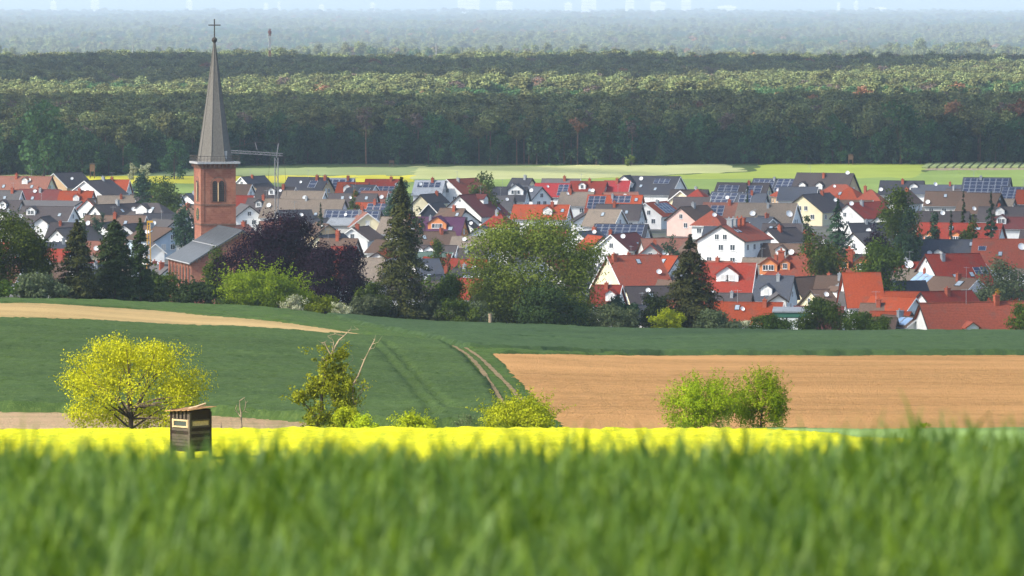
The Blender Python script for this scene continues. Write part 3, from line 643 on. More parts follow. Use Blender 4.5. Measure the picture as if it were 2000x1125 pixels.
mb = MB(); mb.tube([(0, 0, -.3), (0.05, 0, 1.3), (.02, 0, 2.0)], [.28, .26, .25], 8)
tag(mb.build('tree_stump', M_DEAD, loc=gp(957, 822)), 'pale broken trunk stump standing before the linden', 'stump')

# ---- trees among the houses
town = [('b', 'garden_tree', 'dark round tree left of the church tower on the village rim', 256, 312, 334, 1560, 'bluegreen', 1500, .6, {}), ('b', 'garden_tree', 'light green round tree left of the church tower', 290, 356, 346, 1540, 'mid', 1700, .6, {}),
 ('b', 'garden_tree', 'green tree close against the church tower at the left', 334, 384, 398, 1340, 'bluegreen', 1200, .55, {}), ('b', 'garden_tree', 'blue-green tree behind the tip of the tall spruce', 750, 815, 352, 1500, 'bluegreen', 1800, .6, {}),
 ('b', 'garden_tree', 'round tree on the rim right of the red gabled house', 912, 978, 335, 1530, 'mid', 1700, .6, {}), ('b', 'poplar_tree', 'large pale green tree among the right-hand roofs', 1718, 1802, 362, 1230, 'mid', 3400, .5, {}),
 ('b', 'garden_tree', 'dark tree below the big pale one', 1742, 1800, 405, 1215, 'bluegreen', 1500, .5, {}), ('s', 'conifer', 'broad grey-green conifer left of the white stepped gable', 1590, 1684, 392, 1210, 'bluegreen', 2600, .5, {}),
 ('b', 'garden_tree', 'low spreading green tree behind the long brown hotel roof', 1545, 1652, 452, 1150, 'mid', 2800, .5, {}), ('b', 'garden_tree', 'large green tree right of the brown hotel roof', 1664, 1774, 464, 1120, 'mid', 3600, .5, {}),
 ('b', 'plum_tree', 'small dark purple tree among the right-hand roofs', 1684, 1750, 436, 1180, 'beech', 1500, .5, {}), ('b', 'garden_tree', 'sage green tree at the right edge among the roofs', 1905, 2020, 500, 1070, 'sage', 3200, .45, {}),
 ('s', 'conifer', 'slim dark conifer before the brown roof at the right', 1872, 1892, 376, 1330, 'dark', 600, .5, {}), ('s', 'conifer', 'blue conifer before the black gable at the right', 1918, 1954, 378, 1300, 'bluegreen', 1000, .5, {}),
 ('s', 'conifer', 'tiny pointed conifer on the red dormer roof line', 1848, 1868, 412, 1260, 'bluegreen', 400, .5, {}), ('b', 'garden_tree', 'small round tree behind the red dormer roof', 1876, 1918, 417, 1265, 'mid', 800, .5, {}), ('b', 'garden_tree', 'small green tree left of the tiny conifer', 1806, 1842, 412, 1262, 'bluegreen', 700, .5, {}),
 ('s', 'conifer', 'slim conifer before the big taupe roof', 618, 634, 398, 1400, 'dark', 400, .5, {}), ('s', 'conifer', 'little conifer on the dark roof near the rim', 1452, 1468, 358, 1480, 'bluegreen', 300, .5, {}),
 ('b', 'garden_tree', 'green garden tree below the violet roof', 832, 880, 464, 1185, 'mid', 900, .45, {}), ('b', 'garden_tree', 'garden tree beneath the black A-shaped gable', 796, 830, 402, 1330, 'dark', 500, .5, {}),
 ('b', 'garden_tree', 'bush beside the white flat hall', 680, 706, 368, 1500, 'mid', 400, .5, {}), ('b', 'garden_tree', 'dark garden tree above the left conifers', 148, 172, 424, 1300, 'mid', 400, .5, {}),
 ('b', 'garden_tree', 'garden tree among the dark roofs at the left', 176, 204, 414, 1330, 'bluegreen', 500, .5, {}), ('b', 'garden_tree', 'orange-green shrub left of the pink gable', 1290, 1330, 458, 1220, 'bluegreen', 400, .5, {}),
 ('b', 'gold_bush', 'golden flowering bush at the right among the roofs', 1938, 1960, 563, 1010, 'gold', 260, .35, {}), ('b', 'garden_tree', 'small tree right of the cream barn gable', 1566, 1590, 420, 1240, 'dark', 500, .5, {})]
for i, (kd, nm, lb, x0, x1, yt, D, lf, n, ls, kw) in enumerate(town):
    tree_px(kd, nm, lb, x0, x1, yt, D, lf, n, ls, 100 + i, **kw)
# ================================================================ forest
def pine_proto(rg, H, leaf, n, ls, flat=0.33, wd=0.30):
    base = H * (1 - flat); nc = max(8, n // 14)
    cd = sph(rg, nc); C = cd * np.array([H * wd * .5, H * wd * .5, H * flat * .5]) * (0.5 + .5 * rg.rand(nc))[:, None] + np.array([0, 0, base + H * flat * .48])
    k = rg.randint(nc, size=n); j = rg.normal(size=(n, 3)); P = C[k] + j * H * 0.026 * np.array([1.2, 1.2, .7])
    O = (P - np.array([0, 0, base + H * flat * .35])) / (H * wd * .5) + j * .4
    cr = leafmesh('crown', leaves(P, ls, rg, up=.5, out=O), L[leaf])
    mb = MB(); mb.tube([(0, 0, -.3), (.15, 0, H*.3), (.05, .1, H*.6), (0, 0, H*.92)], [H*.014, H*.011, H*.009, H*.003], 6)
    for k in range(5):
        c = C[rg.randint(nc)]; mb.tube([(.05, .1, base + H*flat*.1*k*.6), tuple(c)], [.09, .03], 4)
    return cr, mb.mesh('trunk', [M_PINEBARK])
def oak_proto(rg, H, leaf, n, ls, wd=0.55):
    P, LC, O = crown_pts(rg, H, H * wd, H * .06, n, 20, .30, .075)
    return leafmesh('crown', leaves(P, ls, rg, out=O), L[leaf]), trunk_mb(rg, H, H * .12, LC, H * .016, nl=6).mesh('trunk', [M_BARK])
rf = np.random.RandomState(900)
PINES = [pine_proto(rf, 20, 'pine', 1500, .85, f, w_) for f, w_ in ((.33, .30), (.42, .27), (.5, .32), (.38, .36))]
OAKS = [oak_proto(rf, 17, 'oak', 2000, .85, w_) for w_ in (.55, .66, .5)]
RUST = [pine_proto(rf, 20, 'rusty', 300, .95, .32, .34)]
MAUVE = [pine_proto(rf, 20, 'mauve', 320, .95, .40, .32)]
FIR = []
P_ = spruce_pts(rf, 15, 2.8, 500, .3, .7, .3, .25)
mbf = MB(); mbf.tube([(0, 0, -.3), (0, 0, 8), (0, 0, 14.6)], [.22, .14, .03], 6)
FIR = [(leafmesh('crown', leaves(P_, .9, rf, up=.5), L['oak']), mbf.mesh('trunk', [M_BARK]))]
def put(name, proto, loc, sc, rz, label, group=None):
    root = empty(name, loc, rz); root.scale = (sc * random.Random(int(loc[0]*7+loc[1])).uniform(.9, 1.15), sc, sc); tag(root, label, 'tree', group)
    obj('crown', proto[0], root); obj('trunk', proto[1], root); return root
rr = random.Random(12)
def edgeD(px): return 1985 + 130 * min(1, max(0, (px - 250) / 250)) if px < 500 else 2118 - 6 * math.sin(px / 130)
special = [('pine_tree', RUST[0], 1128, 226, 2112, 'rusty orange dying pine standing out of the forest edge'), ('pine_tree', MAUVE[0], 1235, 232, 2114, 'mauve-grey thin pine near the middle of the forest edge'),
           ('pine_tree', RUST[0], 1862, 190, 2135, 'rusty bare pine high at the right forest edge'), ('pine_tree', MAUVE[0], 1958, 196, 2130, 'pale mauve pine at the right forest edge beside another'), ('pine_tree', RUST[0], 1990, 188, 2128, 'rusty pine at the very right forest edge'),
           ('oak_tree', OAKS[1], 545, 218, 2110, 'largest round green tree of the forest edge right of the spire'), ('oak_tree', OAKS[0], 85, 196, 1960, 'tall pale green tree towering at the left forest edge'), ('oak_tree', OAKS[1], 340, 270, 1930, 'light green tree crown just left of the church spire'),
           ('fir_tree', FIR[0], 1290, 258, 2096, 'pointed dark fir in front of the forest edge'), ('oak_tree', OAKS[2], 1165, 246, 2098, 'bright green bushy tree before the rusty pine'), ('pine_tree', MAUVE[0], 715, 205, 2120, 'mauve pine crown above the forest edge right of the spire'), ('oak_tree', OAKS[1], 1760, 196, 2110, 'tall blue-green tree in the right part of forest edge')]
for nm, pr, x, yt, D, lb in special:
    g = gp(x, D); h = at(1000, yt, D).z - g.z; put(nm, pr, g, h / (15 if pr is FIR[0] else (20 if nm == 'pine_tree' else 17)), rr.uniform(0, 6), lb)
GA, GB = 'pines along the forest edge', 'leafy trees along the forest edge'
LAND = [(40, 'rusty-brown rim roof'), (106, 'peach gable'), (166, 'wide white gable'), (229, 'small orange rim roof'), (300, 'light green round tree'), (360, 'tower gallery left end'), (420, 'church spire'), (472, 'black-roofed gable'), (540, 'crane mast'), (602, 'tan-gabled rim house'), (648, 'white flat hall'), (690, 'bright orange rim roof'), (748, 'red solar-strip roof'), (785, 'tall spruce tip'), (840, 'pale grey rim roof'), (874, 'brick-red rim gable'), (945, 'round rim tree'), (1020, 'small black rim roof'), (1080, 'crimson solar roof'), (1150, 'bright red rim roof'), (1206, 'dull crimson roof'), (1277, 'big black-roofed house'), (1362, 'red hipped roof'), (1452, 'long dark tiled roof'), (1516, 'wide blue solar roof'), (1612, 'high black-brown roof'), (1700, 'brick-red hip'), (1762, 'large pale tree'), (1832, 'slate-blue rim roof'), (1928, 'large solar roof'), (1990, 'right picture edge')]
SEEN = set()
def edge_label(kind, px, row, sc, ref):
    x0, nm = min(LAND, key=lambda q: abs(q[0] - px)); rel = 'above' if abs(px - x0) < 11 else ('left of' if px < x0 else 'right of')
    if abs(px - x0) > 27: rel = 'well ' + rel
    size = 'tall' if sc > ref * 1.12 else ('low' if sc < ref * .88 else 'middling')
    for extra in ('', ' broad', ' slim', ' bushy'):
        lb = '%s%s %s, %s forest row, %s the %s' % (size, extra, kind, 'front' if row == 0 else 'second', rel, nm)
        if lb not in SEEN: break
    SEEN.add(lb); return lb
x = -150
while x < 2150:
    for row in (0, 1):
        D = edgeD(x) + row * 9 + rr.uniform(-3, 5); leafy = math.sin(x / 95.0) + math.sin(x / 37.0 + 1) * .6 + rr.uniform(-.8, .8) > (0.25 if 520 < x < 1300 else -.15)
        if x < 420: leafy = rr.random() < .8
        if x > 1620: leafy = rr.random() < .72
        px = x + rr.uniform(-8, 8)
        if (leafy or (row == 0 and rr.random() < .6)) and (row == 0 or rr.random() < .5):
            sc = rr.uniform(.55, 1.12); put('oak_tree', rr.choice(OAKS), gp(px, D), sc, rr.uniform(0, 6), edge_label('dark green leafy tree', px, row, sc, .84), GB)
        else:
            sc = rr.uniform(.72, 1.1); put('pine_tree', rr.choice(PINES + MAUVE if rr.random() < .3 else PINES), gp(px, D + 6), sc, rr.uniform(0, 6), edge_label('bare-trunked pine', px, row, sc, .9), GA)
    x += 24
for i, (x, lb) in enumerate([(260, 'white-blossoming shrub before the left forest edge'), (283, 'smaller white-blossoming shrub before the left forest edge'), (1232, 'yellowish shrub before the forest edge near the fir')]):
    tree_px('b', 'blossom_shrub', lb, x - 11, x + 11, 318 if i < 2 else 302, 1925 if i < 2 else 2085, 'flower' if i < 2 else 'linden', 220, .6, 300 + i, base=.5, lobes=8, cat='bush')

# ---- the forest behind: one wood, tens of thousands of crowns on points
def wood(name, label, y0, y1, sp0, seed, protos, smin, smax, grow, xm=0.13, ysp=1.0, ref=2100.0, patch=.12):
    rg = np.random.RandomState(seed); Y = []; X = []
    y = y0
    while y < y1:
        sp = sp0 * (y / ref) ** grow; hw = xm * y + 60; n = max(3, int(2 * hw / sp))
        X.append(np.linspace(-hw, hw, n) + rg.normal(size=n) * sp * .45); Y.append(y + rg.normal(size=n) * sp * .5 * ysp); y += sp * ysp
    X = np.concatenate(X); Y = np.concatenate(Y)
    if y0 < 2300:
        u = 1000 + X / Y * F; e = np.where(u < 500, 1985 + 130 * np.clip((u - 250) / 250, 0, 1), 2118) + 14
        k = Y > e; X = X[k]; Y = Y[k]
        uu = rg.rand(2600) * 2700 - 350; ee = np.where(uu < 500, 1985 + 130 * np.clip((uu - 250) / 250, 0, 1), 2118) + 4 + 45 * rg.rand(2600)
        nu = len(X); X = np.concatenate([X, (uu - 1000) / F * ee]); Y = np.concatenate([Y, ee])
    else: nu = len(X)
    me = bpy.data.meshes.new(name); V = np.stack([X, Y, T(X, Y)], 1).astype(np.float32)
    me.vertices.add(len(V)); me.vertices.foreach_set('co', V.ravel())
    n = len(V); low = np.zeros(n, bool)
    clus = vnoise(X, Y, 60, seed + 3) + vnoise(X, Y, 220, seed + 4) if patch < .2 else 1.1 * vnoise(X, Y * .12, 130, seed + 3) + 1.3 * vnoise(X, Y * .12, 420, seed + 4)
    idx = np.where(clus + rg.normal(size=n) * .25 > .22, rg.randint(len(protos['pine']), len(protos['pine']) + len(protos['oak']), size=n), rg.randint(len(protos['pine']), size=n))
    odd = rg.rand(n) < .035; tot = len(protos['pine']) + len(protos['oak']); idx[odd] = tot + rg.randint(len(protos['odd']), size=odd.sum())
    low[nu:] = True; idx[low] = len(protos['pine']) + rg.randint(len(protos['oak']), size=low.sum())
    a = me.attributes.new('pick', 'INT', 'POINT'); a.data.foreach_set('value', idx.astype(np.int32))
    s = (smin + (smax - smin) * rg.rand(n)) * (1 + patch * 2 * (vnoise(X, Y, 90, seed + 8) + (vnoise(X, Y * .4, 260, seed + 9) if patch > .2 else 0))) * (Y / ref) ** (grow * .12)
    s[low] *= .34 + .3 * rg.rand(low.sum())
    a = me.attributes.new('scl', 'FLOAT', 'POINT'); a.data.foreach_set('value', s.astype(np.float32))
    a = me.attributes.new('wid', 'FLOAT', 'POINT'); a.data.foreach_set('value', (s * (Y / ref) ** (grow * .7) * 1.08).astype(np.float32))
    a = me.attributes.new('rot', 'FLOAT', 'POINT'); a.data.foreach_set('value', (rg.rand(n) * 6.28).astype(np.float32))
    me.update()
    o = obj(name, me); tag(o, label, 'forest', kind='stuff')
    ng = bpy.data.node_groups.new(name, 'GeometryNodeTree')
    ng.interface.new_socket('Geometry', in_out='INPUT', socket_type='NodeSocketGeometry'); ng.interface.new_socket('Geometry', in_out='OUTPUT', socket_type='NodeSocketGeometry')
    N = ng.nodes; gi = N.new('NodeGroupInput'); go = N.new('NodeGroupOutput'); ip = N.new('GeometryNodeInstanceOnPoints'); gj = N.new('GeometryNodeGeometryToInstance')
    def attr(nm, ty):
        q = N.new('GeometryNodeInputNamedAttribute'); q.data_type = ty; q.inputs[0].default_value = nm; return q.outputs[0]
    for ob in (protos['pine'] + protos['oak'] + protos['odd'])[::-1]:
        oi = N.new('GeometryNodeObjectInfo'); oi.inputs[0].default_value = ob; oi.inputs[1].default_value = False; oi.transform_space = 'ORIGINAL'
        ng.links.new(oi.outputs['Geometry'], gj.inputs[0])
    ng.links.new(gi.outputs[0], ip.inputs['Points']); ng.links.new(gj.outputs[0], ip.inputs['Instance']); ip.inputs['Pick Instance'].default_value = True
    ng.links.new(attr('pick', 'INT'), ip.inputs['Instance Index'])
    cx = N.new('ShaderNodeCombineXYZ'); cs = N.new('ShaderNodeCombineXYZ'); ng.links.new(attr('rot', 'FLOAT'), cx.inputs[2])
    sa = attr('scl', 'FLOAT'); wa = attr('wid', 'FLOAT'); ng.links.new(wa, cs.inputs[0]); ng.links.new(wa, cs.inputs[1]); ng.links.new(sa, cs.inputs[2])
    ng.links.new(cx.outputs[0], ip.inputs['Rotation']); ng.links.new(cs.outputs[0], ip.inputs['Scale'])
    ng.links.new(ip.outputs[0], go.inputs[0])
    md = o.modifiers.new('scatter', 'NODES'); md.node_group = ng
    return o
def first(me): return next(o for o in bpy.data.objects if o.data is me)
PR = dict(pine=[first(p[0]) for p in PINES if any(o.data is p[0] for o in bpy.data.objects)], oak=[first(p[0]) for p in OAKS], odd=[first(RUST[0][0]), first(MAUVE[0][0]), first(MAUVE[0][0])])
wood('pine_wood', 'dense mixed pine wood behind the village fields', 1990, 4150, 6.2, 41, PR, .72, 1.08, .4, ysp=1.25)
wood('far_wood', 'hazy forest stretching to the horizon', 6000, 30500, 15.0, 43, PR, .6, 1.35, .8, ysp=2.6, ref=8000.0, patch=.3)

# masts and far city
def mast(name, label, px, y0, y1, D, m, wd):
    b = at(px, y1, D); z0 = T1(b.x, D); z1 = at(px, y0, D).z; mb = MB(); H = z1 - z0
    for sx in (-1, 1):
        for sy in (-1, 1):
            k = 0
            mb.tube([(sx*wd, sy*wd, -.3), (sx*wd*.7, sy*wd*.7, H)], wd * .42, 4)
    nseg = int(H / 6)
    for i in range(nseg):
        za, zb = H * i / nseg, H * (i + 1) / nseg
        for sx in (-1, 1): mb.tube([(sx*wd, -wd, za), (-sx*wd*.9, -wd, zb)], wd*.25, 4); mb.tube([(wd, sx*wd, za), (wd*.9, -sx*wd, zb)], wd*.25, 4)
    o = mb.build(name, m, loc=(b.x, D, z0)); tag(o, label, 'mast'); return o
M_REDW, _nt, _b = newmat('mast_paint')
_tc = _nt.nodes.new('ShaderNodeTexCoord'); _w = _nt.nodes.new('ShaderNodeTexWave'); _w.bands_direction = 'Z'; _w.inputs['Scale'].default_value = 0.016
_nt.links.new(_tc.outputs['Object'], _w.inputs[0])
_cr = _nt.nodes.new('ShaderNodeMapRange'); _cr.inputs[1].default_value = .45; _cr.inputs[2].default_value = .55; _nt.links.new(_w.outputs[1], _cr.inputs[0])
_nt.links.new(mixcol(_nt, _cr.outputs[0], (.30, .11, .08), (.55, .53, .52)), _b.inputs['Base Color'])
mk = mast('radio_mast', 'red and white lattice radio mast above the forest right of the spire', 527, 56, 110, 3950, M_REDW, .7)
mb = MB(); mb.lathe([(.1, 0), (1.2, .4), (1.2, 2.0), (.1, 2.4)], 10); mb.build('antenna_ring', M_REDW, mk, loc=(0, 0, at(527, 66, 3950).z - mk.location.z))
M_STEEL = plain('mast_steel', (.24, .25, .26), .6)
mast('pylon', 'faint grey mast in the hazy forest left of the spire', 260, 88, 112, 4050, M_STEEL, .35)
mast('pylon', 'faint grey mast in the hazy forest right of the radio mast', 852, 84, 116, 4050, M_STEEL, .35)
M_CITY = plain('city_concrete', (.74, .74, .74), .8, .08, .02)
M_CITYG = plain('city_glass', (.30, .34, .38), .3, .1, .05)
rc = random.Random(8)
cityl = [(105, 0, 16, 'pale far tower block at the far left of the skyline'), (186, -4, 22, 'broad pale far block left of the spire on the skyline'), (370, -2, 16, 'far pale block just left of the spire cross'), (520, 4, 12, 'small far block right of the spire cross'), (545, 2, 8, 'slim far tower right of the spire cross'),
 (628, 6, 14, 'low far block left of the skyline middle'), (728, 3, 12, 'far pale block near the skyline middle'), (915, -4, 60, 'broad bright far building cluster, left wing'), (985, 0, 44, 'broad bright far building cluster, right wing'), (1110, 3, 20, 'far dark-centred block at the skyline middle'), (1150, -4, 40, 'wide pale far hall right of the skyline middle'),
 (1230, -2, 24, 'tall pale far block right of the wide hall'), (1285, 1, 40, 'long far terrace of pale blocks'), (1340, -3, 26, 'pale far block at the end of the long terrace'), (1420, 9, 50, 'low white far shed right of the terrace'), (1638, 3, 8, 'lone white far tower at the right skyline'), (1672, 0, 10, 'second white far tower at the right skyline'), (1720, 12, 30, 'low far shed at the right skyline')]
for x, yt, wpx, lb in cityl:
    yt += 3; wpx *= .7
    D = 31200 + rc.uniform(0, 800); b = at(x, 30, D); H = at(x, yt, D).z + 45; wm = wpx / S(D); root = empty('tower_block', (b.x, D, -45)); tag(root, lb, 'building', 'far city skyline')
    mb = MB(); mb.box(-wm/2, wm/2, -12, 12, -.5, H); mb.box(-wm*.2, wm*.25, -6, 6, H, H + 4); mb.build('wall', M_CITY, root)
    for f in range(3, int(H / 8)):
        q = MB(); q.box(-wm*.46, wm*.46, -12.3, -11.9, f*8, f*8 + 2.2); q.build('window_band', M_CITYG, root)
# small hides at the forest edge, and the pale balloon
M_HIDEW = plain('far_hide_wood', (.17, .10, .065), .9)
for x, yt, D, lb in ((1662, 300, 2104, 'brown wooden lookout at the right forest edge'), (765, 312, 2100, 'dark little lookout at the forest edge above the red roofs'), (180, 318, 1940, 'greyish lookout on legs at the left forest edge')):
    g = gp(x, D); h = at(1000, yt, D).z - g.z; root = empty('lookout', g); tag(root, lb, 'hide')
    for sx in (-1, 1):
        for sy in (-1, 1): mb = MB(); mb.tube([(sx*.8, sy*.8, -.2), (sx*.65, sy*.65, h*.5)], .1, 5); mb.build('leg', M_HIDEW, root)
    mb = MB(); mb.box(-.85, .85, -.85, .85, h*.5, h*.92); mb.build('cabin', M_HIDEW, root)
    mb = MB(); mb.add([(-1.1, -1.1, h*.92), (1.1, -1.1, h*.92), (1.1, 1.1, h*.92), (-1.1, 1.1, h*.92), (0, 0, h)], [(0,1,2,3),(0,1,4),(1,2,4),(2,3,4),(3,0,4)]); mb.build('roof', M_BARK, root)
# ================================================================ hunting hide in the yellow field
M_PLANK = plain('weathered_plank', (0.060, 0.048, 0.040), 0.9, 0.45, 6.0, stretch=(1, 1, 9))
M_PLANKD = plain('dark_plank', (0.020, 0.013, 0.010), 0.9, 0.4, 6.0, stretch=(1, 1, 9))
M_NEWW = plain('pale_timber', (0.36, 0.27, 0.17), 0.8, 0.2, 6.0)
M_ROOFB = plain('roof_board', (0.26, 0.15, 0.07), 0.8, 0.35, 5.0)
M_GLASS = plain('dark_glass', (0.035, 0.045, 0.055), 0.12, 0.1, 1.0, spec=0.5)
M_VOID = plain('dark_inside', (0.012, 0.010, 0.009), 0.95)
def hide():
    D = 271.0; g = gp(375, D); s = S(D); a = 1.30; h = a / 2
    zb = at(375, 880, D).z - g.z; zt = at(375, 798, D).z - g.z; H = zt - zb
    root = empty('hunting_hide', g, R(45)); tag(root, 'dark weathered board hunting hide on legs in the yellow field', 'hide')
    # local frame: corner towards the camera is (-h,-h) after rotating 45 deg -> left face is x=-h, right face is y=-h
    def plank(face, z, ht, y0=-h, y1=h, proud=0.0, m=None, nm='plank'):
        mb = MB(); t = 0.028
        rg = random.Random(int(z * 1000) + (7 if face == 'l' else 0)); j = rg.uniform(-.012, .012); e = rg.uniform(-.02, .02)
        if face == 'l': mb.box(-h - t - proud, -h - proud * 0, y0 - e, y1 + e, z + j, z + ht - .014 + j)
        elif face == 'r': mb.box(y0 - e, y1 + e, -h - t - proud, -h, z + j, z + ht - .014 + j)
        elif face == 'bl': mb.box(h, h + t, -h, h, z, z + ht - .01)
        else: mb.box(-h, h, h, h + t, z, z + ht - .01)
        mb.build(nm, m or (M_PLANK if rg.random() > .3 else M_PLANKD), root)
    zw0, zw1 = zb + H * .56, zb + H * .77; n = 8; ph = (zw0 - zb) / n
    for k in range(n):
        plank('l', zb + k * ph, ph, proud=.012 * (k % 2)); plank('r', zb + k * ph, ph, proud=.012 * ((k + 1) % 2))
    for fc in ('bl', 'br'):
        for k in range(8): plank(fc, zb + k * H * .125, H * .125, m=M_PLANKD)
    for k in range(2):          # boards above the windows on the right face
        plank('r', zw1 + k * (zt - zw1) * .46, (zt - zw1) * .46, m=M_PLANKD)
    for k in range(5):          # upright slats with dark gaps on the left face
        y = -h + .06 + k * .262; mb = MB(); mb.box(-h - .03, -h - .002, y - .035, y + .10, zw1, zt - .10); mb.build('slat', M_PLANK, root)
    mb = MB(); mb.box(-h + .02, h - .02, -h + .02, h - .02, zb + .02, zt - .14); mb.build('interior_shade_box', M_VOID, root)  # near-black solid paints the shade of the hollow inside behind the gaps
    for fc in ('l', 'r'):       # window openings with frames
        y0, y1 = (-h + .20, h - .20) if fc == 'l' else (-h + .14, h - .10)
        def bx(nm, m, a0, a1, z0, z1, p0, p1):
            mb = MB()
            if fc == 'l': mb.box(-h - p1, -h - p0, a0, a1, z0, z1)
            else: mb.box(a0, a1, -h - p1, -h - p0, z0, z1)
            return mb.build(nm, m, root)
        fm = M_NEWW if fc == 'l' else M_PLANK
        zz0, zz1 = zw0 + .02, zw1 - .02
        for z0_, z1_ in ((zz0, zz0 + .075), (zz1 - .075, zz1)): bx('window_frame', fm, y0 - .06, y1 + .06, z0_, z1_, .001, .05)
        for a0 in (y0 - .06, y1): bx('window_frame', fm, a0, a0 + .06, zz0 + .078, zz1 - .078, .001, .05)
        bx('window_pane', M_GLASS if fc == 'l' else M_NEWW, y0, y1, zz0 + .08, zz1 - .08, -.02, .012)
        for a0, a1 in ((-h, y0 - .062), (y1 + .062, h)): bx('cheek_board', M_NEWW if fc == 'l' else M_PLANKD, a0, a1, zw0 + .003, zw1 - .003, 0, .026)
    for sx in (-1, 1):
        for sy in (-1, 1):
            mb = MB(); mb.box(sx*h - .055 + (.0), sx*h + .055, sy*h - .055, sy*h + .055, -.15, zt - .14); mb.build('leg', M_PLANKD if sx * sy < 0 else M_PLANK, root)
    mb = MB(); mb.box(-.05, .02, -.25, -.21, -.1, zb); mb.box(-.05, .02, .2, .24, -.1, zb)
    for k in range(4): mb.box(-.03, 0, -.21, .2, .25 + k * .33, .29 + k * .33)
    mb.build('ladder', M_PLANK, root)
    # lean-to roof of overlapping boards rising towards the right, with a pole lying on top
    xa, xb = -h - .22, h + .22
    for k in range(9):
        y = -h - .18 + k * .19; mb = MB()
        rg = random.Random(k); zz = .012 * (k % 2); e = rg.uniform(-.05, .05)
        zf = lambda x_, y_: zt - .02 + zz + .085 * (x_ - y_) / 1.414
        vs_ = [(x_ + e, y_, zf(x_, y_)) for x_, y_ in ((xa, y), (xb, y), (xb, y + .2), (xa, y + .2))]
        mb.add(vs_ + [(p[0], p[1], p[2] + .03) for p in vs_], [(0,1,2,3),(4,5,6,7),(0,1,5,4),(1,2,6,5),(2,3,7,6),(3,0,4,7)])
        mb.build('roof_board', M_ROOFB, root)
    mb = MB(); p = lambda px, py, dy: Vector(((at(px, py, D + dy) - g)))
    Mi = Matrix.Rotation(-R(45), 3, 'Z')
    mb.tube([Mi @ p(366, 799, .1), Mi @ p(385, 794, .2), Mi @ p(402, 788, .3)], [.05, .055, .05], 7); mb.build('pole', M_NEWW, root)
hide()

# ================================================================ church
def brickmat():
    m, nt, b = newmat('red_sandstone')
    tc = nt.nodes.new('ShaderNodeTexCoord'); sx = nt.nodes.new('ShaderNodeSeparateXYZ'); ad = nt.nodes.new('ShaderNodeMath'); cx = nt.nodes.new('ShaderNodeCombineXYZ')
    nt.links.new(tc.outputs['Object'], sx.inputs[0]); nt.links.new(sx.outputs[0], ad.inputs[0]); nt.links.new(sx.outputs[1], ad.inputs[1])
    nt.links.new(ad.outputs[0], cx.inputs[0]); nt.links.new(sx.outputs[2], cx.inputs[1])
    br = nt.nodes.new('ShaderNodeTexBrick'); br.inputs['Color1'].default_value = (.23, .068, .042, 1); br.inputs['Color2'].default_value = (.37, .14, .085, 1); br.inputs['Mortar'].default_value = (.38, .24, .17, 1)
    br.inputs['Scale'].default_value = 1.0; br.inputs['Mortar Size'].default_value = .012; br.inputs['Brick Width'].default_value = .75; br.inputs['Row Height'].default_value = .33; br.inputs['Bias'].default_value = .0
    nt.links.new(cx.outputs[0], br.inputs[0])
    c = mixcol(nt, noise(nt, .9, 5, .75, lo=.3, hi=.75), br.outputs[0], (.30, .11, .068)); 
    c = mixcol(nt, noise(nt, .25, 4, .7, lo=.5, hi=.8), c, (.46, .22, .13))
    nt.links.new(c, b.inputs['Base Color']); b.inputs['Roughness'].default_value = .9; bump(nt, b, br.outputs[1], -.3, .03); return m
M_BRICK = brickmat()
M_TRIM = plain('trim_stone', (.20, .115, .085), .9, .25, 2.0)
M_SLATE = plain('spire_slate', (.165, .152, .135), .7, .15, 4.0, stretch=(1, 1, .6))
M_NAVE = plain('nave_slate', (.11, .118, .13), .55, .12, .8)
M_LEAD = plain('lead', (.40, .40, .41), .5, .15, 2.0)
M_LOUVRE = plain('louvre', (.05, .042, .04), .8)
M_IRON = plain('iron', (.07, .062, .055), .7)
M_CLOCK = plain('clock_green', (.035, .07, .055), .4)
M_GOLD = plain('gold_leaf', (.75, .52, .14), .35, .05, 2.0, metal=.7)
M_PSTONE = plain('pale_stone', (.55, .40, .24), .9, .15, 2.0)
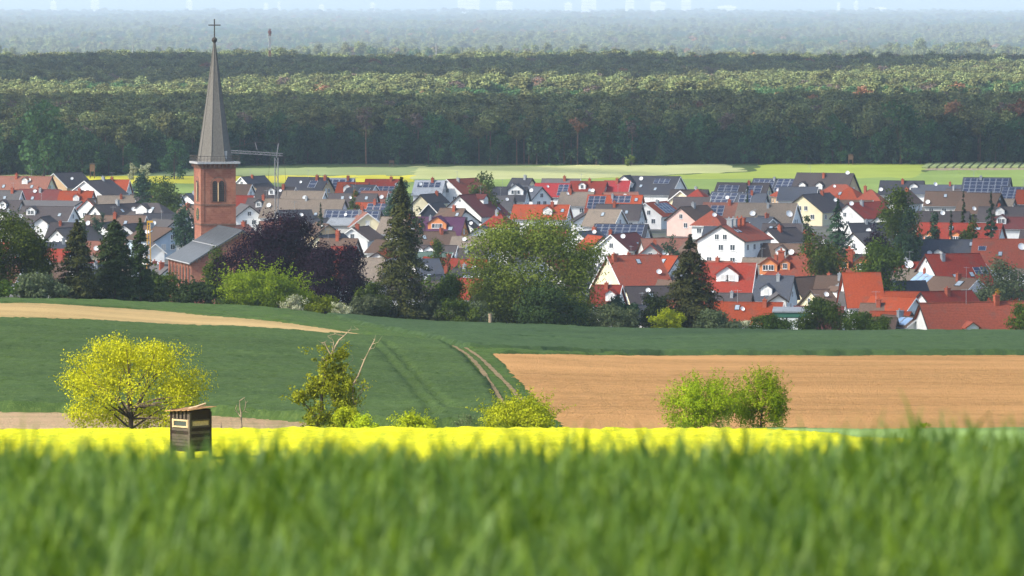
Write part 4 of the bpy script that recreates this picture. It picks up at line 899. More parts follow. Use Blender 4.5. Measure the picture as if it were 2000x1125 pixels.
def church():
    D = 1032.0; th = R(14); c = at(420, 500, D); gx, gy = c.x, D; gz = T1(gx, gy)
    s = F / (D * cP)
    root = empty('church', (gx, gy, gz), th); tag(root, 'red sandstone village church with tall slate spire and slate nave', 'church')
    zz = lambda py: at(420, py, D).z - gz
    h = 3.16; zg = zz(318); 
    mb = MB(); mb.box(-h, h, -h, h, -1, zg); mb.build('tower', M_BRICK, root)
    for py, ov, t in ((399, .10, .26), (437, .12, .30)):
        mb = MB(); mb.box(-h-ov, h+ov, -h-ov, h+ov, zz(py) - t/2, zz(py) + t/2); mb.build('string_course', M_TRIM, root)
    # corner lesenes
    for sx in (-1, 1):
        for sy in (-1, 1):
            mb = MB(); q = .55; x0 = sx*h - (q if sx > 0 else 0.07); y0 = sy*h - (q if sy > 0 else .07)
            mb.box(x0, x0 + q + .07, y0, y0 + q + .07, zz(437) + .16, zg - .5); mb.build('lesene', M_BRICK, root)
    # twin-arched belfry openings on each face
    def arch(w_, z0, z1, n=9):
        return [(-w_, z0), (w_, z0)] + [(w_ * math.cos(math.pi * k / n), z1 - w_ + w_ * math.sin(math.pi * k / n)) for k in range(n + 1)]
    z0, z1 = zz(392), zz(352)
    for rot in range(4):
        Mr = Matrix.Rotation(rot * math.pi / 2, 4, 'Z')
        def put_(mb, nm, m):
            o = mb.build(nm, m, root); o.matrix_local = Mr; return o
        mb = MB(); mb.prism(arch(1.42, z0 - .1, z1 + .75, 12), -h - .05, -h + .1); fr = put_(mb, 'belfry_window', M_TRIM)
        mb = MB(); mb.prism(arch(1.22, z0 - .02, z1 + .52, 12), -h - .09, -h + .1); mb.build('tympanum', M_BRICK, fr)
        for sx in (-1, 1):
            mb = MB(); poly = [(x + sx * .62, z) for x, z in arch(.47, z0, z1)]; mb.prism(poly, -h - .12, -h + .1); o = mb.build('louvre_opening', M_LOUVRE, fr)
            for k in range(9):
                lv = MB(); zz_ = z0 + .2 + k * .34; lv.box(sx*.62 - .44, sx*.62 + .44, -h - .17, -h - .10, zz_, zz_ + .10); lv.build('louvre', M_IRON, fr)
        mb = MB(); mb.tube([(0, -h - .16, z0), (0, -h - .16, z1 - .35)], .12, 8); mb.build('column', M_PSTONE, fr)
    # clocks on the faces of the lower stage
    for rot in (0, 1, 2, 3):
        if rot == 0: continue
        Mr = Matrix.Rotation(rot * math.pi / 2, 4, 'Z'); zc = zz(418)
        mb = MB(); mb.prism([(1.15 * math.cos(t), zc + 1.15 * math.sin(t)) for t in np.linspace(0, 2*math.pi, 25)[:-1]], -h - .08, -h + .05); ck = mb.build('clock_face', M_CLOCK, root); ck.matrix_local = Mr
        mb = MB(); P = [(1.15, 1.0)]
        for t in np.linspace(0, 2*math.pi, 13)[:-1]:
            mb.box(.88*math.cos(t) - .06, .88*math.cos(t) + .06, -h - .12, -h - .085, zc + .88*math.sin(t) - .06, zc + .88*math.sin(t) + .06)
        mb.build('hour_mark', M_GOLD, ck)
        for ang, ln in ((R(95), .85), (R(-20), .55)):
            mb = MB(); d = Vector((math.cos(ang), 0, math.sin(ang))); p = Vector((0, -h - .11, zc)); mb.tube([p - d*.15, p + d*ln], [.05, .03], 5); mb.build('clock_hand', M_GOLD, ck)
    # corbels and gallery
    mb = MB(); mb.box(-h-.12, h+.12, -h-.12, h+.12, zg - .95, zg - .72); mb.build('cornice', M_TRIM, root)
    for rot in range(4):
        Mr = Matrix.Rotation(rot * math.pi / 2, 4, 'Z')
        for k in range(9):
            x = -h + .15 + k * (2*h - .3) / 8; mb = MB(); mb.box(x - .14, x + .14, -h - .5, -h + .05, zg - .68, zg - .1); o = mb.build('corbel', M_TRIM, root); o.matrix_local = Mr
    mb = MB(); q = h + .78; mb.box(-q, q, -q, q, zg - .1, zg + .28); mb.build('gallery_floor', M_LEAD, root)
    for rot in range(4):
        Mr = Matrix.Rotation(rot * math.pi / 2, 4, 'Z'); mb = MB()
        mb.tube([(-q+.06, -q+.06, zg + 1.3), (q-.06, -q+.06, zg + 1.3)], .05, 5); mb.tube([(-q+.06, -q+.06, zg + .8), (q-.06, -q+.06, zg + .8)], .03, 5)
        for k in range(14): x = -q + .06 + k * (2*q - .12) / 13; mb.tube([(x, -q+.06, zg + .28), (x, -q+.06, zg + 1.3)], .03, 4)
        o = mb.build('railing', M_IRON, root); o.matrix_local = Mr
    # octagonal spire with flared foot, ball and cross
    ztop = zz(82); zs = zg + .28; A = 1 / math.cos(math.pi/8)
    mb = MB(); Hs = ztop - zs
    r_at = lambda t: 2.72 * (1 - t)
    mb.lathe([(3.10 * A, 0), (2.80 * A, Hs * .055), (2.80 * A * .5 * 1.0, Hs * .52), (.14, Hs)], 8, c=(0, 0, zs), ph=math.pi/8); mb.build('spire', M_SLATE, root)
    for k in range(8):
        t = math.pi/8 + k * math.pi/4; mb = MB(); e = lambda r, z: (r*A*math.cos(t), r*A*math.sin(t), zs + z)
        mb.tube([e(3.11, 0), e(2.82, Hs*.055), e(1.41, Hs*.52), e(.15, Hs)], [.07, .06, .05, .04], 5); mb.build('spire_rib', M_SLATE, root)
    mb = MB(); mb.box(1.25, 1.75, -2.62, -2.2, zs + .4, zs + 1.9); mb.build('spire_hatch', M_LEAD, root)
    mb = MB(); zb = zz(80); mb.lathe([(.16, -.5), (.2, -.35), (.44, -.1), (.52, .15), (.46, .42), (.2, .65), (.1, .8)], 12, c=(0, 0, zb)); ball = mb.build('spire_ball', M_IRON, root, smooth=True)
    zc0, zc1, zcx = zz(74), zz(37), zz(49)
    mb = MB(); mb.tube([(0, 0, zc0 - .3), (0, 0, zc1)], .11, 6); d = Vector((math.cos(-th), math.sin(-th), 0)) * 1.12
    mb.tube([-d + Vector((0, 0, zcx)), d + Vector((0, 0, zcx))], .10, 6); mb.build('cross', M_IRON, root)
    # nave in front of the tower
    Wn, y0, y1 = 9.55, -h - 22.5, -h + .1; ze = zz(497); zr = zz(438)
    mb = MB(); wl = Wn - .55
    mb.prism([(-wl, -1), (wl, -1), (wl, ze - .35), (0, zr - .45), (-wl, ze - .35)], y0 + .5, y1 - .05); nv = mb.build('nave_wall', M_BRICK, root)
    t = .28
    for sx in (-1, 1):
        mb = MB(); pl = [(0, zr), (sx*Wn, ze - .25), (sx*Wn, ze - .25 - t), (0, zr - t)]
        mb.prism(pl, y0, y1); ro = mb.build('nave_roof', M_NAVE, root)
        for f in (.5,):
            q = MB(); xm = sx*Wn*f; zm = zr + (ze - .25 - zr) * f; q.tube([(xm, y0 + .1, zm + .06), (xm, y1 - .1, zm + .06)], .07, 5); q.build('roof_seam', M_LEAD, ro)
        for k in range(1, 24):
            q = MB(); yy = y0 + k * (y1 - y0) / 24; q.tube([(sx*.1, yy, zr + .03), (sx*Wn*.985, yy, ze - .23)], .035, 4); q.build('roof_seam', M_NAVE, ro)
        q = MB(); q.tube([(sx*(Wn+.05), y0, ze - .42), (sx*(Wn+.05), y1, ze - .42)], .12, 6); q.build('gutter', M_LEAD, ro)
    # gable dentils along both verges
    for sx in (-1, 1):
        for k in range(14):
            f = (k + .7) / 15; x = sx * wl * f; z = zr - .25 + (ze + .1 - zr + .25) * f - .45; mb = MB(); mb.box(x - .17, x + .17, y0 + .25, y0 + .52, z - .32, z + .12); mb.build('dentil', M_TRIM, nv)
    mb = MB(); d = Vector((-wl, 0, ze + .1 - (zr - .25)))
    for sx in (-1, 1):
        mb.add([(0, y0 + .38, zr - .35), (sx*wl, y0 + .38, ze), (sx*wl, y0 + .38, ze - .28), (0, y0 + .38, zr - .63), (0, y0 + .52, zr - .35), (sx*wl, y0 + .52, ze), (sx*wl, y0 + .52, ze - .28), (0, y0 + .52, zr - .63)], [(0,1,2,3),(4,5,6,7),(0,1,5,4),(2,3,7,6),(1,2,6,5)])
    mb.build('verge_moulding', M_PSTONE, nv)
    # tall arched windows along the left wall and in the gable
    for k in range(7):
        yy = y0 + 2.4 + k * 3.05
        for off in (0,):
            mb = MB(); poly = [(yy + a, z) for a, z in arch(.75, ze - 6.3, ze - 1.0)]; mb.prism(poly, -wl - .05, -wl + .2, 'x'); f = mb.build('nave_window', M_TRIM, nv)
            mb = MB(); poly = [(yy + a, z) for a, z in arch(.52, ze - 6.0, ze - 1.25)]; mb.prism(poly, -wl - .09, -wl + .2, 'x'); mb.build('pane', M_LOUVRE, f)
    for k in range(8):
        yy = y0 + .75 + k * 3.05; mb = MB(); mb.box(-wl - .22, -wl + .1, yy - .28, yy + .28, -1, ze - .3); mb.build('lesene', M_BRICK, nv)
    mb = MB(); mb.box(-wl - .26, -wl + .05, y0 + .5, y1, ze - .75, ze - .3); mb.build('eave_frieze', M_TRIM, nv)
    for x in (-5, 0, 5):
        mb = MB(); poly = [(x + a, z) for a, z in arch(.85, ze - 6.2, ze - .4)]; mb.prism(poly, y0 + .42, y0 + .7); f = mb.build('nave_window', M_TRIM, nv)
        mb = MB(); poly = [(x + a, z) for a, z in arch(.6, ze - 5.9, ze - .7)]; mb.prism(poly, y0 + .38, y0 + .7); mb.build('pane', M_LOUVRE, f)
church()

# ================================================================ tower crane behind the church
def crane():
    D = 1330.0; g = gp(540, D); zt = at(540, 308, D).z - g.z; root = empty('tower_crane', g); tag(root, 'grey tower crane with long jib behind the church spire', 'crane')
    M_CR = plain('crane_steel', (.22, .22, .23), .6); w_ = .36
    mb = MB()
    for sx in (-1, 1):
        for sy in (-1, 1): mb.tube([(sx*w_, sy*w_, -.3), (sx*w_, sy*w_, zt)], .10, 4)
    n = int(zt / 1.6)
    for i in range(n):
        za, zb = zt*i/n, zt*(i+1)/n; e = 1 if i % 2 else -1
        for sy in (-1, 1): mb.tube([(-w_*e, sy*w_, za), (w_*e, sy*w_, zb)], .045, 4); mb.tube([(sy*w_, -w_*e, za), (sy*w_, w_*e, zb)], .045, 4)
    mb.build('mast', M_CR, root)
    lj = (545 - 440) / S(D); mb = MB(); y = lambda x: zt + .5 + (-x) * .06
    for k, (dy, dz) in enumerate(((-.5, 0), (.5, 0), (0, .55))): mb.tube([(1.5, dy*.6, y(1.5) + dz), (-lj, dy*.6, y(-lj) + dz)], .09, 4)
    m = 12
    for i in range(m):
        xa, xb = 1 - (lj + 1)*i/m, 1 - (lj + 1)*(i + .5)/m; xc = 1 - (lj + 1)*(i + 1)/m
        for dy in (-.5, .5): mb.tube([(xa, dy, y(xa)), (xb, 0, y(xb) + .55), (xc, dy, y(xc))], .04, 4)
    mb.build('jib', M_CR, root)
    mb = MB(); mb.tube([(0, 0, zt), (.5, 0, zt + 3.4)], .12, 5); mb.tube([(-4.5, 0, zt + 1.8), (-5, 0, zt + 3.6)], .10, 5); mb.build('top_strut', M_CR, root)
    mb = MB(); mb.tube([(.5, 0, zt + 3.4), (-5, 0, zt + 3.6), (-lj*.9, 0, y(-lj*.9) + 1)], .05, 4); mb.build('tie_rope', M_IRON, root)
    mb = MB(); mb.box(-2, 2, -2, 2, -.4, 1.4); mb.build('ballast', M_LEAD, root)
    for x in (-2.6, 3): mb = MB(); mb.tube([(x*.6, 0, zt + .3), (x*.8, 0, zt - 9)], .035, 4); mb.build('rope', M_IRON, root)
crane()
def loader():
    D = 1170.0; g = gp(290, D); zt = at(290, 434, D).z - g.z; root = empty('brick_hoist', g); tag(root, 'yellow building hoist mast left of the church nave', 'hoist')
    M_YEL = plain('hoist_yellow', (.60, .33, .03), .5)
    for x in (-.22, .25): mb = MB(); mb.tube([(x*2.2, 0, -.2), (x, 0, zt)], .10, 5); mb.build('mast_rail', M_YEL, root)
    mb = MB(); mb.box(-.35, .9, -.2, .2, zt - .1, zt + .3); mb.build('head', M_YEL, root)
    mb = MB()
    for k in range(int(zt)): mb.box(-.35, .35, -.05, .05, k + .4, k + .5)
    mb.build('rungs', M_YEL, root)
loader()
# ================================================================ houses
ROOF = {k: roofmat('roof_' + k, c) for k, c in dict(orange=(.30, .056, .021), red=(.225, .034, .021), brick=(.235, .060, .036), crimson=(.30, .032, .035), maroon=(.135, .038, .036), rust=(.24, .105, .075),
    brown=(.125, .082, .062), dark=(.066, .056, .058), taupe=(.185, .150, .120), grey=(.105, .098, .10), slate=(.075, .083, .105), anth=(.045, .046, .058), violet=(.085, .034, .075), teal=(.075, .115, .098), steel=(.28, .30, .33), membrane=(.72, .74, .76), pale=(.34, .36, .38)).items()}
WALL = {k: plain('wall_' + k, c, .9, .07, .6) for k, c in dict(white=(.80, .80, .79), cream=(.76, .68, .46), peach=(.74, .50, .29), tan=(.58, .43, .25), pink=(.76, .52, .46), orange=(.70, .27, .11), grey=(.48, .48, .48), brick=(.33, .10, .06), dark=(.07, .06, .055), glass=(.03, .035, .05), crimson=(.26, .03, .05), green=(.05, .16, .11), blue=(.45, .55, .66)).items()}
M_FASW = plain('white_verge', (.74, .74, .73), .7, .05); M_FASD = plain('dark_verge', (.045, .038, .035), .7, .1); M_FASR = plain('red_verge', (.22, .05, .035), .7, .1)
M_WFRAME = plain('window_frame_white', (.78, .78, .78), .5, .04); M_PANE = plain('window_glass', (.045, .06, .075), .08, .2, .5, spec=.4); M_SHUT = plain('roller_shutter', (.62, .62, .60), .6, .05)
M_DISH = plain('dish_white', (.78, .79, .80), .5, .03); M_CHIM = plain('chimney_brick', (.34, .09, .05), .9, .2, 3.0); M_CHIMG = plain('chimney_sheet', (.30, .32, .34), .6, .15)
def solar_mat():
    m, nt, b = newmat('solar_glass'); b.inputs['Base Color'].default_value = (.035, .055, .125, 1); b.inputs['Roughness'].default_value = .28; b.inputs['Specular IOR Level'].default_value = .35
    tc = nt.nodes.new('ShaderNodeTexCoord'); br = nt.nodes.new('ShaderNodeTexBrick'); br.offset = 0; br.inputs['Color1'].default_value = (.020, .030, .070, 1); br.inputs['Color2'].default_value = (.028, .042, .095, 1); br.inputs['Mortar'].default_value = (.08, .09, .12, 1)
    br.inputs['Scale'].default_value = 1; br.inputs['Mortar Size'].default_value = .012; br.inputs['Brick Width'].default_value = .2; br.inputs['Row Height'].default_value = .2
    nt.links.new(tc.outputs['Object'], br.inputs[0]); nt.links.new(br.outputs[0], b.inputs['Base Color']); return m
M_SOLAR = solar_mat(); M_ALU = plain('aluminium', (.55, .57, .60), .4, .05, 1.0, metal=.3); M_SKYL = plain('skylight_glass', (.30, .36, .42), .08, .1, 1.0, spec=.7); M_BLUEP = plain('blue_panel', (.28, .42, .62), .3, .08)
def unit_meshes():
    U = {}
    mb = MB(); mb.box(-.5, .5, -.5, .5, 0, .06, 1); mb.box(-.46, .46, -.47, .47, .06, .075, 0); U['solar'] = mb.mesh('solar_panel', [M_SOLAR, M_ALU])
    mb = MB(); mb.box(-.5, .5, -.5, .5, 0, .10, 1); mb.box(-.40, .40, -.42, .42, .10, .125, 0); U['sky'] = mb.mesh('skylight', [M_SKYL, M_FASD])
    mb = MB(); mb.box(-.5, .5, -.5, .5, 0, .08, 1); mb.box(-.46, .46, -.47, .47, .08, .10, 0); U['blue'] = mb.mesh('glazing_panel', [M_BLUEP, M_ALU])
    mb = MB(); mb.lathe([(.10, 0), (.34, .05), (.50, .16), (.52, .17), (.35, .07), (.05, .02)], 12); mb.tube([(0, 0, 0), (0, 0, -.5)], .05, 5); mb.tube([(0, -.45, .1), (0, -.1, .5)], .025, 4); U['dish'] = mb.mesh('satellite_dish', [M_DISH], True)
    for nm, m in (('chim', M_CHIM), ('chimg', M_CHIMG)):
        mb = MB(); mb.box(-.42, .42, -.34, .34, -1.6, 1.0); mb.box(-.5, .5, -.42, .42, 1.0, 1.14); mb.tube([(-.15, 0, 1.14), (-.15, 0, 1.5)], .12, 6); U[nm] = mb.mesh('chimney', [m])
    mb = MB(); mb.tube([(0, 0, -.3), (0, 0, 2.4)], .035, 5); mb.tube([(-.1, -.8, 2.2), (.1, .8, 2.2)], .025, 4)
    for q in range(5): mb.tube([(-.4 + .04*q, -.7 + q*.33, 2.2), (.4 - .04*q, -.7 + q*.33, 2.2)], .018, 4)
    U['aer'] = mb.mesh('aerial', [M_CHIMG])
    # window: frame with recess (width 1, height 1, facing -y), pane as its own mesh
    mb = MB()
    for a in ((-.5, .5, -.5, -.43), (-.5, .5, .43, .5), (-.5, -.43, -.43, .43), (.43, .5, -.43, .43), (-.03, .03, -.43, .43)): mb.box(a[0], a[1], -.06, .10, a[2], a[3])
    mb.box(-.56, .56, -.14, .05, -.56, -.505); U['win'] = mb.mesh('window', [M_WFRAME])
    mb = MB(); mb.box(-.43, .43, -.025, .06, -.43, .43); U['pane'] = mb.mesh('pane', [M_PANE])
    mb = MB(); mb.box(-.43, .43, -.035, .06, -.43, .43); U['shut'] = mb.mesh('roller_shutter', [M_SHUT])
    return U
UN = unit_meshes()
GW = 'houses of the village'
def add_window(parent, loc, rz, w_, h_, rg):
    M = Matrix.Translation(loc) @ Matrix.Rotation(rz, 4, 'Z') @ Matrix.Diagonal((w_, 1, h_, 1))
    o = obj('window', UN['win'], parent, M)
    if rg.random() < .22: obj('roller_shutter', UN['shut'], o)
    else: obj('pane', UN['pane'], o)
def parse(ex):
    d = {}; L_ = []
    for t in ex.split():
        k = t.rstrip('0123456789.,-'); v = [float(x) for x in t[len(k):].split(',') if x not in ('', '-')]
        if k in ('he', 'p', 'L', 'W', 'ov'): d[k] = v[0]
        elif k in ('hip', 'flat', 'nw', 'fw', 'fr', 'gw', 'yard'): d[k] = True
        else: L_.append((k, v))
    return d, L_
HOUSES = []
def house(x, y, wpx, deg, roof, wall, ex, label, seed):
    rg = random.Random(seed); o_, items = parse(ex); th = R(deg); G = abs(deg) < 45
    he = o_.get('he', rg.uniform(3.7, 4.7)); pitch = R(o_.get('p', rg.uniform(34, 41) if G else rg.uniform(36, 42)))
    D = 54 * F / (y - HOR)
    for _ in range(6):                                     # distance at which the ridge, at its height above the ground, shows at row y
        s = S(D)
        if G: W = o_.get('W', wpx / (s * math.cos(th)))
        else: W = o_.get('W', 8.6)
        if 'flat' in o_: hr = he + .5
        else: hr = he + W / 2 * math.tan(pitch)
        gz = T1((x - 1000) / F * D, D)
        slope = (CAMZ - at(x, y, 1000.0).z) / 1000.0
        D = (CAMZ - gz - hr) / slope if D < 900 or True else D
        D = min(max(D, 880), 1900)
    s = S(D)
    if G: L_ = o_.get('L', rg.uniform(10, 13))
    else: L_ = max(5.0, o_.get('L', wpx / (s * abs(math.sin(th)))))
    p = at(x, y, D); off = Vector((0, -L_ / 2, 0)) if G else Vector((0, 0, 0))
    c = Vector((p.x, D, 0)) - Matrix.Rotation(th, 3, 'Z') @ off
    gz = T1(c.x, c.y); zr = p.z - gz; he = zr - (.5 if 'flat' in o_ else W / 2 * math.tan(pitch))
    root = empty('house', (c.x, c.y, gz), th); tag(root, label, 'house', GW)
    ov, og, t = o_.get('ov', .55), .45, .24; a, l = W / 2, L_ / 2; tp = math.tan(pitch)
    wm = WALL[wall]; rm = ROOF[roof]; fas = M_FASW if 'fw' in o_ else (M_FASR if 'fr' in o_ else (M_FASD if rg.random() < .6 else M_FASW))
    mb = MB(); sd = -1 if deg >= 0 else 1
    items_parent = root
    if 'flat' in o_:
        mb.box(-a, a, -l, l, -1.2, zr - .3); mb.build('wall', wm, root)
        mb = MB(); mb.box(-a - .3, a + .3, -l - .3, l + .3, zr - .3, zr - .05); mb.box(-a + .1, a - .1, -l + .1, l - .1, zr - .05, zr); ro = mb.build('roof', [rm], root)
    elif 'hip' in o_:
        mb.box(-a, a, -l, l, -1.2, he); mb.build('wall', wm, root)
        mb = MB(); e = min(a * .95, l * .98); zb = he - ov * tp * .6
        V = [(-a-ov, -l-ov, zb), (a+ov, -l-ov, zb), (a+ov, l+ov, zb), (-a-ov, l+ov, zb), (0, -l+e, zr), (0, l-e, zr)]
        mb.add(V, [(0,1,4), (1,2,5,4), (2,3,5), (3,0,4,5), (0,3,2,1)]); mb.box(-a-ov-.02, a+ov+.02, -l-ov-.02, l+ov+.02, zb - .22, zb - .01, 1); ro = mb.build('roof', [rm, fas], root)
    else:
        mb.prism([(-a, -1.2), (a, -1.2), (a, he), (0, zr - .03), (-a, he)], -l, l); mb.build('wall', wm, root)
        mb = MB()
        for s_ in (-1, 1):
            q = [(0, zr + t * .6), (s_*(a+ov), he - ov*tp + t*.6), (s_*(a+ov), he - ov*tp - t*.5), (0, zr - t*.5)]
            if s_ < 0: q = q[::-1]
            mb.prism(q, -l - og, l + og)
            f0 = [(0, zr + t*.6 + .02), (s_*(a+ov+.01), he - ov*tp + t*.6 + .02), (s_*(a+ov+.01), he - ov*tp - t*.62), (0, zr - t*.62)]
            if s_ < 0: f0 = f0[::-1]
            mb.prism(f0, -l - og - .07, -l - og - .002, 'y', 1)
        mb.tube([(0, -l - og, zr + t*.62), (0, l + og, zr + t*.62)], .11, 5)
        ro = mb.build('roof', [rm, fas], root)
        g = MB(); xg = sd * (a + ov + .06); g.tube([(xg, -l - og, he - ov*tp - .05), (xg, l + og, he - ov*tp - .05)], .07, 5); g.build('gutter', M_CHIMG, root)
    HOUSES.append((x, y, D, c, W, L_, deg))
    cp, sp = math.cos(pitch), math.sin(pitch)
    dn = Vector((sd * cp, 0, -sp)); nrm = Vector((sd * sp, 0, cp)); al = Vector((0, 1, 0)); slen = (a + ov) / cp
    def on(fa, v, lift=.0):
        tt = (.5 - fa) if deg >= 0 else (fa - .5)
        return Vector((0, tt * (L_ + .6), zr + t*.6)) + dn * (v * slen) + nrm * lift
    def frame(pos, sx, sy):
        M = Matrix((al.to_4d(), dn.to_4d(), nrm.to_4d(), Vector((0,0,0,1)))).transposed()
        for i in range(3): M[3][i] = 0
        M[3][3] = 1
        if M.to_3x3().determinant() < 0:
            for i in range(3): M[i][0] *= -1
        for i in range(3): M[i][3] = pos[i]
        return M @ Matrix.Diagonal((sx, sy, 1, 1))
    flatroof = 'flat' in o_
    if not flatroof and 'nw' not in o_:
        if not any(k == 'd' for k, _ in items) and rg.random() < .38: items.append(('d', [rg.uniform(.15, .85), rg.uniform(.15, .6), rg.uniform(.8, 1.2)]))
        if not any(k in 'cg' for k, _ in items) and rg.random() < .55: items.append((rg.choice('cg'), [rg.uniform(.25, .75), rg.uniform(.04, .2), rg.uniform(.75, 1)]))
        if not G and 'hip' not in o_ and L_ > 7.5 and not any(k in 'DOPs' for k, _ in items) and rg.random() < .35: items.append((rg.choice('DDP'), [rg.uniform(.25, .75), rg.uniform(1.7, 2.8), rg.uniform(.5, .68)]))
        if rg.random() < .3: obj('aerial', UN['aer'], ro, Matrix.Translation(on(rg.uniform(.2, .8), .03)))
    for k, v in items:
        if flatroof and k in 'cgk':
            pos = Vector((0, (.5 - v[0]) * L_ if deg >= 0 else (v[0] - .5) * L_, zr + .2))
            obj('chimney' if k != 'k' else 'skylight', UN['chimg' if k == 'g' else ('chim' if k == 'c' else 'sky')], ro, Matrix.Translation(pos)); continue
        if k in ('c', 'g'):
            vv = v[1] if len(v) > 1 else .12; sc = v[2] if len(v) > 2 else 1
            pos = on(v[0], vv); obj('chimney', UN['chim' if k == 'c' else 'chimg'], ro, Matrix.Translation(pos + Vector((0, 0, .1))) @ Matrix.Diagonal((1.1*sc, 1.1*sc, 1.0*sc, 1)))
        elif k == 'k':
            obj('skylight', UN['sky'], ro, frame(on(v[0], v[1], .0), (v[2] if len(v) > 2 else .95), (v[3] if len(v) > 3 else 1.4)))
        elif k in ('s', 'b'):
            a0, a1, v0, v1 = v[:4]; du, dv = (1.75, 1.35) if len(v) < 6 else (v[4], v[5])
            nu = max(1, round((a1 - a0) * L_ / du)); nv = max(1, round((v1 - v0) * slen / dv))
            for i in range(nu):
                for j in range(nv):
                    obj('solar_panel' if k == 's' else 'glazing_panel', UN['solar' if k == 's' else 'blue'], ro, frame(on(a0 + (a1-a0)*(i+.5)/nu, v0 + (v1-v0)*(j+.5)/nv, .05), (a1-a0)*L_/nu*.96, (v1-v0)*slen/nv*.96))
        elif k == 'd':
            pos = on(v[0], v[1], .35); M = Matrix.Translation(pos) @ Matrix.Rotation(-th + rg.uniform(-.5, .5), 4, 'Z') @ Matrix.Rotation(R(62), 4, 'X'); ds = v[2] if len(v) > 2 else 1.25
            obj('satellite_dish', UN['dish'], root, M @ Matrix.Diagonal((ds, ds, ds, 1)))
        elif k in ('D', 'O', 'P'):            # gabled dormer (D house wall, O orange boarded, P white-walled)
            w_ = v[1] if len(v) > 1 else 2.6; vv = v[2] if len(v) > 2 else .62; pos = on(v[0], vv, 0); dh = 1.5
            # dormer front faces the slope direction
            fr = Matrix.Translation(pos) @ Matrix.Rotation(math.pi/2 if sd > 0 else -math.pi/2, 4, 'Z')
            hw = w_/2; dp = (dh + hw*.7) / tp + .4; b = MB()
            b.prism([(-hw, -.6), (hw, -.6), (hw, dh), (0, dh + hw*.7), (-hw, dh)], 0, dp); dm = b.build('dormer', WALL[dict(D=wall, O='orange', P='white')[k]], root); dm.matrix_local = fr
            b = MB()
            for s_ in (-1, 1): b.prism([(0, dh + hw*.7 + .14), (s_*(hw+.3), dh - .21 + .14), (s_*(hw+.3), dh - .21 - .04), (0, dh + hw*.7 - .04)], -.35, dp)
            b.build('dormer_roof', rm, dm)
            nwin = 2 if w_ > 2.4 else 1
            for q in range(nwin):
                Mx = Matrix.Translation(((q - (nwin-1)/2) * .98 * min(1.1, w_/2.6), -.03, dh*.52)) @ Matrix.Diagonal((.92 * (w_/2.6 if nwin > 1 else 1), 1, 1.15, 1))
                o2 = obj('window', UN['win'], dm, Mx)
                obj('shutter' if k == 'P' else 'pane', UN['shut' if k == 'P' else 'pane'], dm, Mx)
    if 'nw' in o_: return root
    # windows: near gable and the visible long wall
    yf = -l - .02
    zw = he - 1.55
    if W > 5 and (G or abs(deg) < 84):
        n = 2 if W < 9 else 3
        for i in range(n):
            if rg.random() < .85: add_window(root, (-a + W * (i + 1) / (n + 1), yf, zw), 0, 1.2, 1.35, rg)
        if not flatroof and 'hip' not in o_ and zr - he > 2.6:
            up = he + .75
            for xx in ((-.95, .95) if W > 8.5 and rg.random() < .7 else (0,)): add_window(root, (xx, yf, up), 0, 1.05, 1.25, rg)
            if zr - he > 4.0 and rg.random() < .5: add_window(root, (0, yf, zr - 1.35), 0, .6, .6, rg)
        if he > 6.2:
            for i in range(n): add_window(root, (-a + W * (i + 1) / (n + 1), yf, zw - 2.8), 0, 1.2, 1.35, rg)
    if abs(deg) > 8:
        n = max(2, int(L_ / 3.6))
        for i in range(n):
            if rg.random() < .8:
                yy = -l + L_ * (i + .5) / n
                add_window(root, (sd * (a + .02), yy, zw), math.pi/2 if sd > 0 else -math.pi/2, 1.3, 1.3, rg)
                if he > 6.2: add_window(root, (sd * (a + .02), yy, zw - 2.8), math.pi/2 if sd > 0 else -math.pi/2, 1.3, 1.3, rg)
    return root
